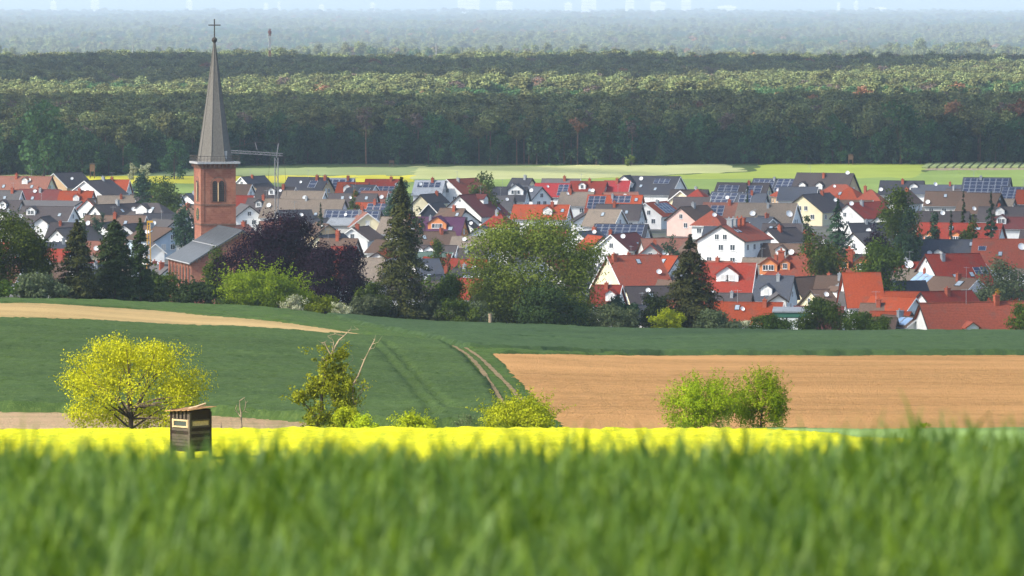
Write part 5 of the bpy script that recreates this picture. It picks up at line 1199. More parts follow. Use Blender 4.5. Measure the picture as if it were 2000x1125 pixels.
TAB = [
 (40, 345, 122, 72, 'rust', 'cream', 'k.3,.7 k.75,.7 c.45', 'long rusty-brown roofed house at the far left rim of the village'),
 (106, 339, 52, -34, 'dark', 'peach', 'L13', 'peach-walled gable house with dark roof at the left rim'),
 (166, 354, 66, -28, 'dark', 'white', 'L14 p34', 'wide white gable under a dark roof right of the peach house'),
 (226, 361, 26, -20, 'dark', 'white', 'L9', 'narrow white dark-roofed gable beside the wide white gable'),
 (229, 352, 44, 80, 'orange', 'white', 'c.3', 'small orange roof at the rim between white gable and dark tree'),
 (150, 374, 62, 78, 'orange', 'white', 'c.6', 'low orange-red roof below the peach house'),
 (226, 383, 66, -80, 'taupe', 'grey', '', 'taupe roof left of the dark tree beside the church'),
 (305, 381, 98, 74, 'dark', 'white', 'k.3,.4 d.15,.6 d.7,.7 s.55,.68,.15,.55', 'long dark roof with dish just left of the church tower'),
 (78, 371, 76, 75, 'maroon', 'grey', 'k.4,.6', 'maroon-brown roof below the long rusty roof'),
 (52, 383, 24, -8, 'dark', 'cream', 'L8', 'tiny pale yellow gable below the maroon roof at the left'),
 (14, 373, 54, 78, 'grey', 'white', 'k.5,.5 c.7', 'grey roof at the left edge below the rusty roof'),
 (10, 392, 62, 74, 'dark', 'white', 'd.6,.6', 'dark roof at the left edge above the maple'),
 (100, 393, 118, 68, 'grey', 'white', 'p14 W13', 'long white low-pitched building with grey roof at the left'),
 (94, 404, 100, 72, 'dark', 'white', 'k.3,.5 k.8,.6', 'broad dark roof in front of the long white building'),
 (172, 389, 42, -32, 'brown', 'white', 'fr L11 s.15,.7,.2,.8', 'brown-verged gable with solar panels at the left'),
 (186, 401, 40, -42, 'dark', 'white', 'L16 k.5,.5', 'dark roof with white gable above the left conifers'),
 (296, 396, 84, 66, 'dark', 'white', 'hip d.2,.5 d.6,.6 k.6,.4 P.4,3.2,.7', 'dark hipped roof with white dormer left of the tower'),
 (226, 422, 116, 76, 'brown', 'white', 'd.1,.5 d.3,.6 k.7,.4 c.5', 'wide brown roof with dishes above the conifers'),
 (196, 437, 62, -12, 'dark', 'white', 'L12', 'white gable right behind the left conifer tips'),
 (244, 439, 52, -24, 'dark', 'white', 'L12 k.3,.5', 'white gable between the two right conifers'),
 (337, 447, 68, 28, 'brown', 'blue', 'L16 p30 k.5,.4', 'pale bluish gable with brown roof left of the nave'),
 (303, 477, 36, 10, 'dark', 'white', 'L8', 'small white gable left of the church nave'),
 (350, 470, 60, 75, 'pale', 'white', 'p8', 'white flat scaffolded shell building left of the nave'),
 (112, 447, 70, -35, 'grey', 'white', 'L13', 'white gable with grey roof between maple and conifers'),
 (132, 436, 62, 76, 'dark', 'white', '', 'dark roof above the white gable near the maple'),
 (116, 488, 40, 70, 'red', 'white', 'nw', 'small red roof behind the left conifer'),
 (80, 425, 26, -10, 'dark', 'white', 'L9', 'little white gable above the maple crown'),
 (472, 346, 32, -36, 'anth', 'white', 'L11', 'white gable with black roof just right of the tower top stage'),
 (494, 361, 48, -14, 'dark', 'tan', 'L15 p38', 'tan gable house right of the church tower'),
 (540, 366, 70, 76, 'dark', 'white', 'c.7', 'dark roof behind the crane mast'),
 (474, 361, 32, 72, 'brown', 'white', '', 'brown roof tucked against the church tower'),
 (476, 383, 30, 78, 'red', 'white', 'nw', 'little red roof against the church tower'),
 (487, 402, 52, 12, 'grey', 'white', 'L14', 'white gable right of the church tower above the beech'),
 (516, 388, 60, 74, 'dark', 'grey', 'k.5,.5 d.8,.5', 'dark roof left of the crane foot'),
 (602, 347, 76, 66, 'anth', 'tan', 's.6,.8,.2,.6 c.75 c.95 W11', 'dark roof with tan gable and small solar patch at the rim'),
 (640, 366, 112, -78, 'membrane', 'white', 'p7 nw W12', 'long white flat-roofed hall at the rim'),
 (664, 349, 52, 80, 'steel', 'white', 's.04,.96,.1,.95 c.8', 'solar-covered roof behind the white hall'),
 (690, 357, 56, 76, 'orange', 'white', 'k.8,.4', 'bright orange roof right of the white hall'),
 (596, 390, 152, 76, 'taupe', 'white', 'k.3,.8 k.52,.8 k.7,.8 d.08,.4 W12', 'very broad taupe roof right of the crane'),
 (594, 374, 78, 70, 'taupe', 'white', 'd.6,.5', 'taupe roof behind the very broad one'),
 (690, 379, 90, 78, 'dark', 'white', 'k.3,.3 k.8,.3 c.55', 'dark roof in a row below the white hall'),
 (690, 411, 104, 79, 'slate', 'tan', 's.02,.98,.08,.92 W9', 'roof fully covered by a long blue solar array'),
 (642, 439, 48, 16, 'brown', 'tan', 'L13 p36', 'ochre-tan gable with two shuttered windows right of the beech'),
 (690, 427, 84, 75, 'steel', 'grey', 'p18 nw', 'pale sheet-metal roof behind the cream gable'),
 (748, 351, 64, 79, 'red', 'white', 's.25,.9,.55,.95 c.75 d.95,.5', 'red roof with solar strip at the rim'),
 (708, 362, 40, 55, 'anth', 'white', 'L9 s.5,.9,.2,.9', 'black pyramid-like roof below the red solar roof'),
 (732, 374, 48, 77, 'rust', 'white', 'd.85,.5', 'rusty tiled roof left of the blue-green tree'),
 (735, 397, 76, 74, 'orange', 'white', 's.3,.98,.05,.95 s.08,.3,.4,.9', 'orange roof almost hidden under a grey solar array'),
 (840, 353, 54, 78, 'steel', 'white', 's.1,.9,.15,.5 c.6', 'pale grey roof house at the rim left of the red gable'),
 (874, 351, 56, -34, 'brick', 'white', 'L15 p38', 'white gable with brick-red roof at the rim'),
 (822, 381, 30, -24, 'dark', 'cream', 'L13 p42', 'narrow cream gable right of the spruce tip'),
 (898, 382, 84, -26, 'maroon', 'white', 'L17 p40 P.55,2.8,.45 k.8,.7', 'large white gable with arched window and long maroon roof'),
 (838, 398, 32, -14, 'dark', 'glass', 'L13 p46 fw', 'black glazed A-shaped gable right of the spruce'),
 (884, 408, 44, 68, 'brown', 'white', 'c.6 k.8,.4', 'brown roof with chimney below the large maroon house'),
 (910, 412, 52, 30, 'brown', 'white', 'L12 p36', 'white gable sloping right below the maroon house'),
 (858, 425, 96, 78, 'violet', 'orange', 'O.52,4.6,.62 O.08,3.4,.66 k.78,.6,1.2,1.5 W11', 'house with violet roof and orange arched dormer'),
 (718, 417, 64, 8, 'rust', 'cream', 'L12 p37 fw', 'cream-white gable with balcony left of the spruce'),
 (688, 446, 60, -16, 'brown', 'white', 'L13 c.2', 'white gable with big side roof below the cream gable'),
 (662, 467, 68, 74, 'brown', 'grey', '', 'brown roof below the ochre-tan gable'),
 (908, 434, 28, -10, 'dark', 'white', 'L10', 'slim white gable right of the violet roof'),
 (938, 444, 50, -6, 'grey', 'white', 'L10 p32', 'white gable with low grey roof left of the linden'),
 (926, 463, 80, 80, 'taupe', 'grey', 'p32', 'plain taupe barn roof left of the linden'),
 (925, 476, 26, 0, 'grey', 'white', 'L7 p36', 'tiny white gable before the taupe barn'),
 (922, 487, 44, 78, 'dark', 'white', '', 'dark roof left of the linden under the tiny gable'),
 (900, 507, 44, 40, 'red', 'white', 'L12 p40', 'red-roofed white house sloping left of the linden'),
 (924, 508, 40, -76, 'orange', 'white', '', 'orange roof half behind the left side of the linden'),
 (912, 525, 34, 74, 'anth', 'cream', 'k.6,.5,1.6,1.8', 'black roof with large skylight left of the linden'),
 (916, 545, 42, 78, 'red', 'white', 'nw', 'bright red roof low behind the dark round tree'),
 (848, 494, 66, 78, 'teal', 'white', 'p30', 'greenish metal roof right of the spruce'),
 (832, 507, 32, -70, 'slate', 'white', 'k.4,.8', 'slate slope right of the spruce'),
 (722, 505, 54, 80, 'taupe', 'grey', 'p44 nw', 'ribbed grey barn roof between purple beech and spruce'),
 (738, 493, 30, -20, 'orange', 'white', 'L8 p30', 'little orange gable between beech and spruce'),
 (672, 483, 44, 76, 'red', 'white', 'nw', 'small red roof above the purple beech'),
 (760, 470, 50, 60, 'brown', 'white', 'p30', 'brown lean roof left behind the spruce'),
 (972, 383, 60, 80, 'grey', 'white', 'k.5,.4', 'grey roof with white wall right of the maroon house'),
 (975, 413, 56, 72, 'red', 'white', 'hip', 'red hipped roof upper left of the linden'),
 (996, 366, 64, 78, 'anth', 'white', 'D.72,4.4,.55', 'black roof with a dark red dormer right of the rim tree'),
 (1058, 366, 36, 30, 'slate', 'white', 'L14 p45', 'steep slate roof with white gables near the middle'),
 (1020, 349, 36, 62, 'anth', 'cream', '', 'small black roof on the rim right of the round tree'),
 (1080, 359, 64, 78, 'crimson', 'white', 's.68,.98,.1,.9', 'crimson roof with solar field at its right'),
 (1096, 350, 70, 80, 'grey', 'white', 'c.6', 'grey roof on the rim behind the crimson one'),
 (1150, 355, 66, 76, 'red', 'white', 'k.6,.7 d.7,.8', 'bright red roof on the rim near the middle'),
 (1206, 354, 46, 78, 'crimson', 'white', 'c.5', 'dull crimson roof left of the big black-roofed house'),
 (1277, 345, 98, 66, 'anth', 'white', 'W13 s.55,.85,.15,.4 k.35,.55 k.65,.7 P.04,5.5,.62 d.3,.2', 'big black-roofed house with white gables on the rim'),
 (1128, 376, 60, 76, 'taupe', 'white', 'c.3', 'taupe roof below the bright red rim roof'),
 (1202, 382, 102, 78, 'orange', 'white', 's.02,.34,.08,.95 s.46,.8,.05,.5 s.4,.7,.6,.95 k.9,.3', 'orange roof carrying several solar arrays'),
 (1058, 401, 104, 78, 'orange', 'white', 'c.7 P.65,2.4,.7 k.9,.4', 'long orange roof just above the linden top'),
 (1182, 410, 58, 64, 'taupe', 'white', 'k.5,.3', 'taupe roof with white gable right of the linden top'),
 (1152, 414, 60, 4, 'dark', 'white', 'L10 p31', 'white low gable right of the linden top'),
 (1210, 400, 84, 76, 'dark', 'white', 'c.4 k.7,.5', 'dark roof behind the taupe one right of the linden'),
 (1214, 439, 98, 76, 'anth', 'white', 's.02,.95,.04,.9 c.35,.7', 'roof with dark blue solar array right of the linden'),
 (1194, 459, 62, -27, 'maroon', 'white', 'L13 p38 fw k.6,.7', 'white gable with maroon roof right of the linden'),
 (1176, 463, 52, 20, 'orange', 'white', 'L9', 'white gable behind the maroon-roofed one'),
 (1236, 500, 96, -66, 'brick', 'cream', 'W15 p40 k.55,.18 c.1', 'large brick-red roof right of the linden'),
 (1288, 500, 66, 52, 'orange', 'white', 'W13 p42 k.7,.2,1,1.8 k.35,.7,.8,1.6 k.5,.7,1.2,1.6', 'bright orange roof with skylights left of the right spruce'),
 (1186, 558, 46, 76, 'red', 'white', 'P.75,1.8,.75', 'red roof with white chimney stacks low right of the linden'),
 (1270, 478, 64, -6, 'brown', 'grey', 'fr L12 d.1,.7,1.6', 'grey gable with red-brown verge above the orange roofs'),
 (1261, 397, 60, -27, 'orange', 'white', 'L13 s.3,.9,.1,.8', 'white gable with orange solar roof at the centre right'),
 (1330, 405, 54, -33, 'brown', 'pink', 'L13 p36', 'pink gable with brown roof'),
 (1330, 373, 46, -30, 'brown', 'cream', 'L12', 'cream gable below the big black-roofed house'),
 (1362, 369, 50, 74, 'red', 'white', 'hip', 'red hipped roof right of the cream gable'),
 (1390, 411, 58, 70, 'brick', 'white', 'hip L8', 'pointed brick-red tent roof in the middle right'),
 (1352, 386, 66, 78, 'dark', 'white', '', 'dark roof between pink and cream gables'),
 (1452, 358, 96, 70, 'dark', 'cream', 's.05,.45,.2,.8,2.4,1.4 s.6,.9,.2,.8,2.4,1.4', 'long dark tiled roof with cream gable on the rim'),
 (1420, 376, 54, 60, 'slate', 'cream', 's.04,.9,.06,.94', 'blue solar roof with dark gable below the rim'),
 (1470, 379, 50, 76, 'slate', 'white', 's.05,.5,.1,.6', 'slate roof with a few panels right of the blue solar roof'),
 (1516, 350, 82, 68, 'slate', 'white', 's.55,.97,.03,.97 s.03,.5,.1,.95', 'wide blue solar roof with white gable on the rim'),
 (1612, 339, 104, 66, 'dark', 'tan', 'P.2,2,.8 P.5,2,.8 d.9,.02 W12', 'black-brown roof with tan gable high on the right rim'),
 (1500, 398, 108, 72, 'taupe', 'white', 'd.3,.5,1.5 d.92,.5,1.8 W12', 'very large taupe roof with two dishes'),
 (1414, 397, 74, 76, 'rust', 'cream', 's.2,.55,.2,.9 c.65', 'rust roof with a pale collector left of the large taupe roof'),
 (1568, 381, 74, -30, 'dark', 'cream', 'L16 p36', 'big cream gable with dark roof at the right'),
 (1540, 371, 40, 10, 'orange', 'peach', 'L9 p30', 'small peach round-topped gable below the rim'),
 (1560, 366, 70, 78, 'slate', 'white', '', 'slate roof behind the big cream gable'),
 (1408, 441, 90, -24, 'brick', 'white', 'L16 p30 he9 g.25,.1,1.3 g.4,.1,1.3 c.55,.1,1.3 c.7,.1,1.3 k.2,.4 k.3,.4', 'tall white apartment block with red roof and chimneys'),
 (1500, 448, 44, -40, 'dark', 'white', 'L10 he8', 'white block continuing behind the tall apartment block'),
 (1534, 438, 82, 78, 'dark', 'white', 'k.2,.3 k.6,.4 k.7,.4', 'dark roof right of the tall white block'),
 (1536, 458, 46, -36, 'red', 'cream', 'L11', 'cream gable with red roof right of the tall white block'),
 (1526, 477, 74, 76, 'brown', 'white', '', 'brown-grey roof behind the hotel left end'),
 (1592, 494, 222, 82, 'brick', 'brick', 'W15 p38 hip O.12,3.6,.6 O.26,2.0,.55 O.52,1.8,.45 O.76,1.8,.5 O.92,3.8,.55 c.22,.25,1.6 c.44,.02,1.7 c.8,.2,1.7 d.3,.05', 'long brown-red hotel-like roof with many dormers and chimneys'),
 (1392, 478, 48, 32, 'brown', 'white', 'L11 p42', 'white gable with brown roof before the tall white block'),
 (1424, 515, 98, 80, 'red', 'slate' if False else 'grey', 'W14 p40 P.52,4.4,.55 d.3,.95', 'broad red roof with a white double-window dormer'),
 (1516, 540, 62, 74, 'slate', 'white', 'P.35,2.2,.8 p44', 'slate roof with little white gable right of the broad red roof'),
 (1546, 543, 40, -44, 'brown', 'cream', 'L24 p50', 'pointed cream gable with long brown roof'),
 (1442, 566, 30, -14, 'dark', 'white', 'L10 p35', 'small white gable before the broad red roof'),
 (1430, 574, 70, 78, 'dark', 'white', '', 'dark roof around the small white gable'),
 (1462, 592, 126, 79, 'orange', 'white', 'k.35,.25', 'long orange roof right of the right spruce'),
 (1442, 618, 90, 84, 'crimson', 'crimson', 'p20 W6 nw', 'crimson shed roof at the field edge'),
 (1498, 600, 34, 20, 'brick', 'brick', 'nw L9 p20', 'brick-red side wall house beside the white panel garage'),
 (1520, 576, 30, 0, 'grey', 'white', 'L9 p34', 'tiny white gable above the white panel garage'),
 (1600, 600, 90, 80, 'maroon', 'white', 'k.2,.5', 'dark red roof behind the garden tree'),
 (1640, 360, 80, 74, 'brick', 'white', 'hip', 'brick-red hipped roof below the high black-brown roof'),
 (1660, 366, 54, 60, 'orange', 'cream', 'hip k.3,.5', 'orange tent roof at the right rim'),
 (1700, 370, 60, 74, 'brick', 'blue', 'hip', 'brick-red hip with bluish wall at the right rim'),
 (1656, 398, 60, -36, 'red', 'white', 'L16 p36 d.05,.1', 'white stepped gable with red roof right of the grey conifer'),
 (1762, 354, 80, 78, 'anth', 'white', 'P.8,2.4,.7 d.05,.7', 'black roof behind the large pale tree'),
 (1832, 362, 96, 79, 'slate', 'white', 'd.45,.05 p28', 'slate-blue roof with white posts on the right rim'),
 (1928, 348, 86, 76, 'slate', 'white', 's.03,.97,.04,.96 W13', 'large solar roof at the right rim'),
 (1990, 366, 60, 72, 'slate', 'white', 's.03,.8,.05,.95', 'solar roof cut by the right edge'),
 (1848, 375, 74, 78, 'brown', 'grey', 'd.1,.8 k.5,.3', 'brown roof with dish at the right'),
 (1918, 378, 66, 62, 'brown', 'dark', 'd.5,.8 W12', 'brown roof with black gable at the right'),
 (2012, 372, 46, 76, 'orange', 'white', '', 'orange roof cut by the right edge near the rim'),
 (1842, 414, 96, 78, 'dark', 'white', 'd.5,.2', 'dark roof above the red dormer roof'),
 (1960, 405, 90, 78, 'dark', 'white', 'k.5,.5', 'dark roof at the right edge above the red dormer roof'),
 (1975, 425, 66, 80, 'maroon', 'white', 'p30', 'dark roof with white parapet at the right edge'),
 (1877, 437, 152, 72, 'red', 'white', 'O.18,3.0,.7 O.5,3.0,.7 k.4,.2 k.72,.2,1.6,1 k.92,.2,1.6,1 W14', 'long red roof with two orange dormers'),
 (1822, 469, 170, 80, 'slate', 'white', 'W16 p36 k.93,.15', 'long slate roof below the red dormer roof'),
 (1770, 457, 58, 4, 'dark', 'white', 'L12 p30 c.2', 'grey-roofed white gable right of the purple tree'),
 (1668, 455, 62, -40, 'grey', 'white', 'L14 p38', 'grey roof with white gable left of the purple tree'),
 (1958, 468, 106, 78, 'brick', 'white', 'd.85,.3,1.6 s.1,.25,.25,.4 k.5,.5 W14', 'brick-red roof with dish at the right edge'),
 (1860, 497, 104, -66, 'red', 'white', 'W15 p40 k.35,.65,1.5,1.4 k.65,.6 s.72,.98,.4,.6', 'large red roof with white gable at its left end'),
 (1778, 513, 46, 74, 'red', 'white', 'd.5,.2,1.8', 'small red roof with big white dish'),
 (1836, 531, 78, 34, 'taupe', 'white', 'L13 p34 b.55,.98,.02,.98,2,2', 'white gable with sky-blue roof panels'),
 (1908, 546, 46, 36, 'brown', 'white', 'L13 p38 k.7,.4,2,1.6 c.6', 'white gable with brown roof below the sage tree'),
 (1980, 486, 56, 34, 'maroon', 'cream', 'L12', 'cream gable with maroon roof at the right edge'),
 (1994, 555, 30, 20, 'dark', 'crimson', 'L10', 'dark red gable cut by the right edge'),
 (1848, 570, 70, -58, 'red', 'white', 'L11', 'red roof with white gable just above the front red roof'),
 (1750, 571, 110, 80, 'orange', 'white', 'nw p30', 'thin orange roof strip right of the orange cube roof'),
 (1786, 583, 60, 44.9, 'orange', 'white', 'L10 p42', 'bright orange steep roof left of the front red roof'),
 (1778, 606, 26, -4, 'orange', 'white', 'L7 p38', 'tiny white gable with round window before the orange roof'),
 (1900, 592, 184, -72, 'brick', 'white', 'W16 p46 k.24,.62,1.4,1.3 k.58,.62,1.4,1.3 k.88,.62,1.2,1.3 c.72,.02 L17', 'large front brick-red roof at the field edge'),
 (1712, 594, 54, 78, 'brown', 'grey', 'p34', 'brown-grey slatted barn roof at the field edge'),
 (1740, 610, 70, 70, 'orange', 'white', 'p25 nw', 'low orange lean roof at the field edge'),
 (1716, 622, 54, 80, 'brown', 'white', 'p25 nw', 'low brown shed at the field edge'),
 (1790, 622, 34, 30, 'brown', 'white', 'L9 p34 b.5,.95,.1,.9,2,2', 'little gable with light-blue panels at the field edge'),
 (1682, 534, 68, -84, 'orange', 'white', 'p44 W12', 'orange cube-like roof with white wall right of the brown roofs'),
 (1628, 540, 60, 78, 'brown', 'white', 'd.5,.8', 'brown roof below the hotel'),
 (1690, 572, 90, 80, 'grey', 'white', 'p30', 'grey roof right of the garden tree'),
 (1620, 566, 70, -60, 'brown', 'cream', 'p34', 'brown roof with clutter above the garden tree'),
 (1950, 566, 60, 70, 'maroon', 'white', 'p34 D.7,2,.7', 'maroon roof above the front red roof'),
 (1960, 584, 50, 80, 'orange', 'cream', 'nw p24', 'pale orange tiled roof behind the front red roof'),
]
for i, r in enumerate(TAB): house(*r, seed=500 + i)

# white panel garage at the field edge
def garage():
    D = 905.0; g = gp(1548, D); s = S(D); zt = at(1548, 604, D).z - g.z; w_ = 72 / s
    root = empty('garage', g, R(-4)); tag(root, 'flat garage with white panelled front in dark green frame', 'garage')
    mb = MB(); mb.box(-w_/2, w_/2, 0, 7, -.5, zt - .5); mb.build('wall', WALL['dark'], root)
    mb = MB(); mb.prism([(-.35, zt - .55), (7.2, zt - .2), (7.2, zt), (-.35, zt - .3)], -w_/2 - .3, w_/2 + .3, 'x'); mb.build('roof', ROOF['pale'], root)
    mb = MB(); mb.box(-w_/2 - .1, w_/2 + .1, -.2, -.02, zt - 1.3, zt - .62); mb.build('fascia', WALL['green'], root)
    for k in range(3):
        x0 = -w_/2 + .2 + k * w_/3; mb = MB(); mb.box(x0, x0 + w_/3 - .3, -.12, -.01, zt - 3.6, zt - 1.4); p = mb.build('panel', WALL['white'], root)
        q = MB(); q.box(x0 + .1, x0 + w_/3 - .4, -.16, -.125, zt - 2.75, zt - 2.6); q.build('rail', WALL['green'], p)
garage()

# smaller houses wedged between, where the photograph shows roof behind roof
def fillers():
    rg = random.Random(99); n = 0; base = list(HOUSES); lab = [r[-1] for r in TAB]; used = set()
    for tries in range(9000):
        if n >= 110: break
        D = rg.uniform(1010, 1640); px = rg.uniform(-40, 2040)
        if 300 < px < 480 and D < 1090: continue
        X = (px - 1000) / F * D
        if px < 950 and D < 1080: continue
        if min(math.hypot(X - h[3].x, D - h[3].y) - max(h[4], h[5]) * .45 for h in HOUSES) < 8.0: continue
        i = min(range(len(base)), key=lambda k: math.hypot(X - base[k][3].x, (D - base[k][3].y) * .5)); b = base[i]
        key = ' '.join(lab[i].split()[:8]); hr = rg.uniform(6.6, 7.8)
        y = pix((X, D, T1(X, D) + hr))[1]
        if any(abs(px - h[0]) < 62 and h[2] > D and y - h[1] < 21 for h in base): continue
        roof = rg.choice(['dark', 'dark', 'brown', 'grey', 'taupe', 'anth', 'brick', 'rust', 'slate']); rel = ('left of' if px < b[0] else 'right of') if abs(px - b[0]) > 25 else ('behind' if D > b[3].y else 'in front of')
        lb = 'small %s-roofed house %s the %s' % (dict(anth='black', brick='red').get(roof, roof), rel, key)
        if lb in used: continue
        used.add(lb); ex = rg.choice(['', 'c.5', 'd.4,.6', 'k.4,.5', 'k.3,.4 c.7', '']) + ' W%.1f he%.1f' % (rg.uniform(7, 8.5), 3.0)
        deg = rg.choice([76, -74, 70, 20, -26, 34]); wp = rg.uniform(8, 11) * S(D)
        house(px, y, wp * (.8 if abs(deg) < 45 else 1), deg, roof, rg.choice(['white', 'white', 'white', 'cream', 'grey']), ex, lb, 900 + n); n += 1
fillers()
# ================================================================ foreground wheat, real stems with leaves and ears
def blade_mat():
    m, nt, b = newmat('wheat_blade')
    g = nt.nodes.new('ShaderNodeNewGeometry')
    c = mixcol(nt, g.outputs['Random Per Island'], (.048, .120, .005), (.22, .33, .022))
    c = mixcol(nt, noise(nt, 5.0, 2, lo=.45, hi=.7), c, (.13, .23, .06))
    nt.links.new(c, b.inputs['Base Color']); b.inputs['Roughness'].default_value = .5; b.inputs['Specular IOR Level'].default_value = .3
    tr = nt.nodes.new('ShaderNodeBsdfTranslucent'); nt.links.new(c, tr.inputs[0]); mx = nt.nodes.new('ShaderNodeMixShader'); mx.inputs[0].default_value = .35
    nt.links.new(b.outputs[0], mx.inputs[1]); nt.links.new(tr.outputs[0], mx.inputs[2]); nt.links.new(mx.outputs[0], nt.nodes['Material Output'].inputs[0]); return m
M_BLADE = blade_mat()
def ribbons(base, dirh, length, width, rise, droop, rg, seg=4):
    """curved ribbons: base (n,3), horizontal dir angle, returns V (n,(seg+1)*2,3)"""
    n = len(base); t = np.linspace(0, 1, seg + 1)[None, :]
    hx = length[:, None] * (rise[:, None] * t + droop[:, None] * t * t)
    z = length[:, None] * (t * np.sqrt(np.maximum(0.05, 1 - rise[:, None] ** 2)) - 0.75 * droop[:, None] * t ** 2.2)
    c, s = np.cos(dirh)[:, None], np.sin(dirh)[:, None]
    ctr = np.stack([base[:, 0:1] + hx * c, base[:, 1:2] + hx * s, base[:, 2:3] + z], -1)
    tw = rg.rand(n)[:, None] * 1.6 - .8 + t * rg.normal(size=(n, 1)) * .5
    px = -np.sin(dirh)[:, None] * np.cos(tw); py = np.cos(dirh)[:, None] * np.cos(tw); pz = np.sin(tw) * .6
    wv = width[:, None] * np.clip(np.minimum(.55 + t * 1.8, 1.0) * (1.02 - t ** 3), .03, 1) * .5
    side = np.stack([px * wv, py * wv, pz * wv], -1)
    return np.stack([ctr - side, ctr + side], 2).reshape(n, -1, 3)
def ribbon_faces(n, seg, b0):
    k = np.arange(seg); q = np.stack([2*k, 2*k+1, 2*k+3, 2*k+2], 1)
    return (b0 + np.arange(n)[:, None, None] * (2 * (seg + 1)) + q[None]).reshape(-1, 4)
def wheat():
    rg = np.random.RandomState(5); N = 29500
    Y = 11.5 + 15.0 * rg.rand(N) ** .95; X = np.where(np.arange(N) < 24000, (rg.rand(N) * 2 - 1) * (1.0 + .10 * Y), np.sign(rg.rand(N) - .5) * (1.0 + .10 * Y + 2.2 * rg.rand(N)))
    Z = T(X, Y); Hs = .79 + .034 * rg.normal(size=N).clip(-2, 2.3) + .06 * (vnoise(X, Y, .8, 3) + vnoise(X, Y, .3, 4)); Vs = []; Fs = []; b0 = 0
    lean = rg.rand(N) * 6.28
    base = np.stack([X, Y, Z], 1)
    V = ribbons(base, lean, Hs, np.full(N, .006), .04 + .05 * rg.rand(N), .05 * rg.rand(N), rg, 3); Vs.append(V.reshape(-1, 3)); Fs.append(ribbon_faces(N, 3, b0)); b0 += V.shape[0] * V.shape[1]
    tip = (V[:, -1] + V[:, -2]) / 2
    m = rg.rand(N) < .55; E = tip[m]; n = len(E)                       # ears: two crossed spindles
    for a in (0.6,):
        W = ribbons(E - np.array([0, 0, .02]), lean[m] + a, np.full(n, .085) * (.8 + .5 * rg.rand(n)), np.full(n, .020), .12 + .15 * rg.rand(n), .05 + .1 * rg.rand(n), rg, 3)
        Vs.append(W.reshape(-1, 3)); Fs.append(ribbon_faces(n, 3, b0)); b0 += n * 8
    for lv in range(3):
        f = .48 + .19 * lv + .08 * rg.rand(N); p = base + (tip - base) * f[:, None]
        ln = (.17 + .14 * rg.rand(N)); W = ribbons(p, rg.rand(N) * 6.28, ln, .009 + .007 * rg.rand(N), .10 + .28 * rg.rand(N), .08 + .36 * rg.rand(N), rg, 3)
        Vs.append(W.reshape(-1, 3)); Fs.append(ribbon_faces(N, 3, b0)); b0 += N * 8
    me = mesh_np('wheat', np.concatenate(Vs), np.concatenate(Fs), [M_BLADE], smooth=True)
    tag(obj('wheat', me), 'blurred green wheat stems filling the foreground', 'wheat', kind='stuff')
wheat()
# the same crop running on down the slope, and behind the camera
field('wheat_slope', None, .62, .9, 1.1, M_GREEN, 'green wheat slope dropping away below the foreground', .12, .1, 31, xy=[(-26, 27), (26, 27), (60, 222), (-60, 222)])

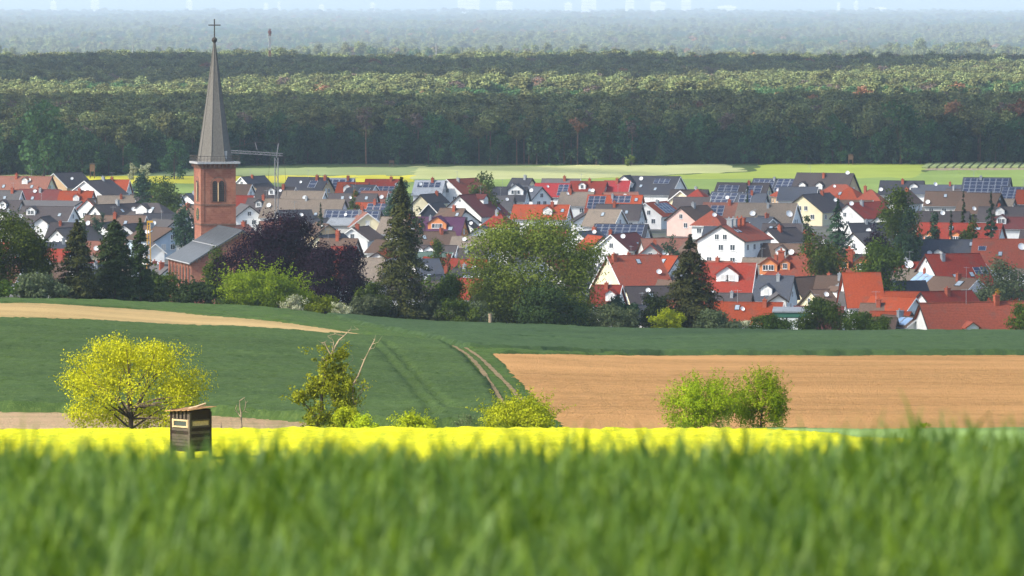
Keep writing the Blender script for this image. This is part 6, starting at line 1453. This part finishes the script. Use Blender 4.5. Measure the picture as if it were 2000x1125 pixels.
# ================================================================ clouds that shade the middle ground, haze
def cloudmat(name, through):
    m, nt, b = newmat(name); d = nt.nodes.new('ShaderNodeBsdfDiffuse'); d.inputs[0].default_value = (.9, .9, .9, 1); t = nt.nodes.new('ShaderNodeBsdfTranslucent'); t.inputs[0].default_value = (.95, .95, .95, 1)
    tp = nt.nodes.new('ShaderNodeBsdfTransparent'); m1 = nt.nodes.new('ShaderNodeMixShader'); m1.inputs[0].default_value = .6; m2 = nt.nodes.new('ShaderNodeMixShader'); m2.inputs[0].default_value = through
    nt.links.new(d.outputs[0], m1.inputs[1]); nt.links.new(t.outputs[0], m1.inputs[2]); nt.links.new(m1.outputs[0], m2.inputs[1]); nt.links.new(tp.outputs[0], m2.inputs[2]); nt.links.new(m2.outputs[0], nt.nodes['Material Output'].inputs[0]); return m
CH = 1100.0
def cloud(label, shade, seed, mat, thick=120.0):
    """a cloud whose shadow falls inside the ground polygon `shade`"""
    off = Vector((SDIR.x, SDIR.y)) * (CH / SDIR.z)
    a = np.array(shade, float); rg = np.random.RandomState(seed)
    # resample the outline with ragged edges
    P = []
    for (x0, y0), (x1, y1) in zip(a, np.roll(a, -1, 0)):
        n = max(2, int(math.hypot(x1-x0, y1-y0) / 60))
        for k in range(n): P.append((x0 + (x1-x0)*k/n, y0 + (y1-y0)*k/n))
    P = np.array(P); c = P.mean(0); w = 26 * min(1, np.ptp(a[:, 1]) / 400)
    P = P + rg.normal(size=P.shape) * w * np.array([.8, .35]); n = len(P); V = []; Fc = []
    rings = [(1.0, 0), (.985, .35), (.93, .7), (.75, .95), (.4, 1.05)]
    for sgn in (1,):
        for r, h in rings:
            for p in P: q = c + (p - c) * r; V.append((q[0] + off.x, q[1] + off.y, CH + h * thick * (1 + .25 * rg.normal())))
    for i in range(len(rings) - 1):
        for k in range(n): Fc.append((i*n+k, i*n+(k+1) % n, (i+1)*n+(k+1) % n, (i+1)*n+k))
    V.append((c[0] + off.x, c[1] + off.y, CH + thick)); t = len(V) - 1
    for k in range(n): Fc.append(((len(rings)-1)*n+k, (len(rings)-1)*n+(k+1) % n, t))
    V.append((c[0] + off.x, c[1] + off.y, CH - 20)); t = len(V) - 1
    for k in range(n): Fc.append(((k+1) % n, k, t))
    me = bpy.data.meshes.new('cloud'); me.from_pydata(V, [], Fc); me.materials.append(mat); tag(obj('cloud', me), label, kind='structure')
MC = cloudmat('cloud_white', .34)
cloud('broad white cloud drifting over the village and the fields', [(-420, 352), (420, 352), (900, 900), (900, 2085), (-900, 2085), (-900, 900)], 3, cloudmat('cloud_village', .62))
cloud('white cloud drifting over the edge of the forest', [(-900, 2100), (900, 2100), (900, 2600), (300, 2640), (120, 2570), (-60, 2490), (-260, 2480), (-900, 2440)], 13, cloudmat('cloud_edge', .24))
cloud('long thin white cloud drifting over the middle of the forest', [(-1100, 2990), (-300, 2985), (0, 3060), (160, 3280), (230, 3600), (900, 3780), (900, 4080), (0, 4000), (-1100, 3950)], 4, cloudmat('cloud_forest', .16))
cloud('white cloud drifting over the slope behind the camera', [(-160, 215), (160, 215), (500, 0), (500, -500), (-500, -500), (-500, 0)], 5, cloudmat('cloud_near', .62))
def haze():
    m = bpy.data.materials.new('haze_air'); m.use_nodes = True; nt = m.node_tree; nt.nodes.clear()
    out = nt.nodes.new('ShaderNodeOutputMaterial'); v = nt.nodes.new('ShaderNodeVolumePrincipled')
    v.inputs['Color'].default_value = (.70, .85, 1.0, 1); v.inputs['Density'].default_value = HAZE; v.inputs['Anisotropy'].default_value = .2
    nt.links.new(v.outputs[0], out.inputs['Volume'])
    mb = MB(); mb.box(-34000, 34000, -600, 53000, -48, CAMZ + 70); o = mb.build('haze', m); tag(o, 'pale blue summer haze over the plain', kind='stuff'); 
HAZE = 6.0e-5
haze()
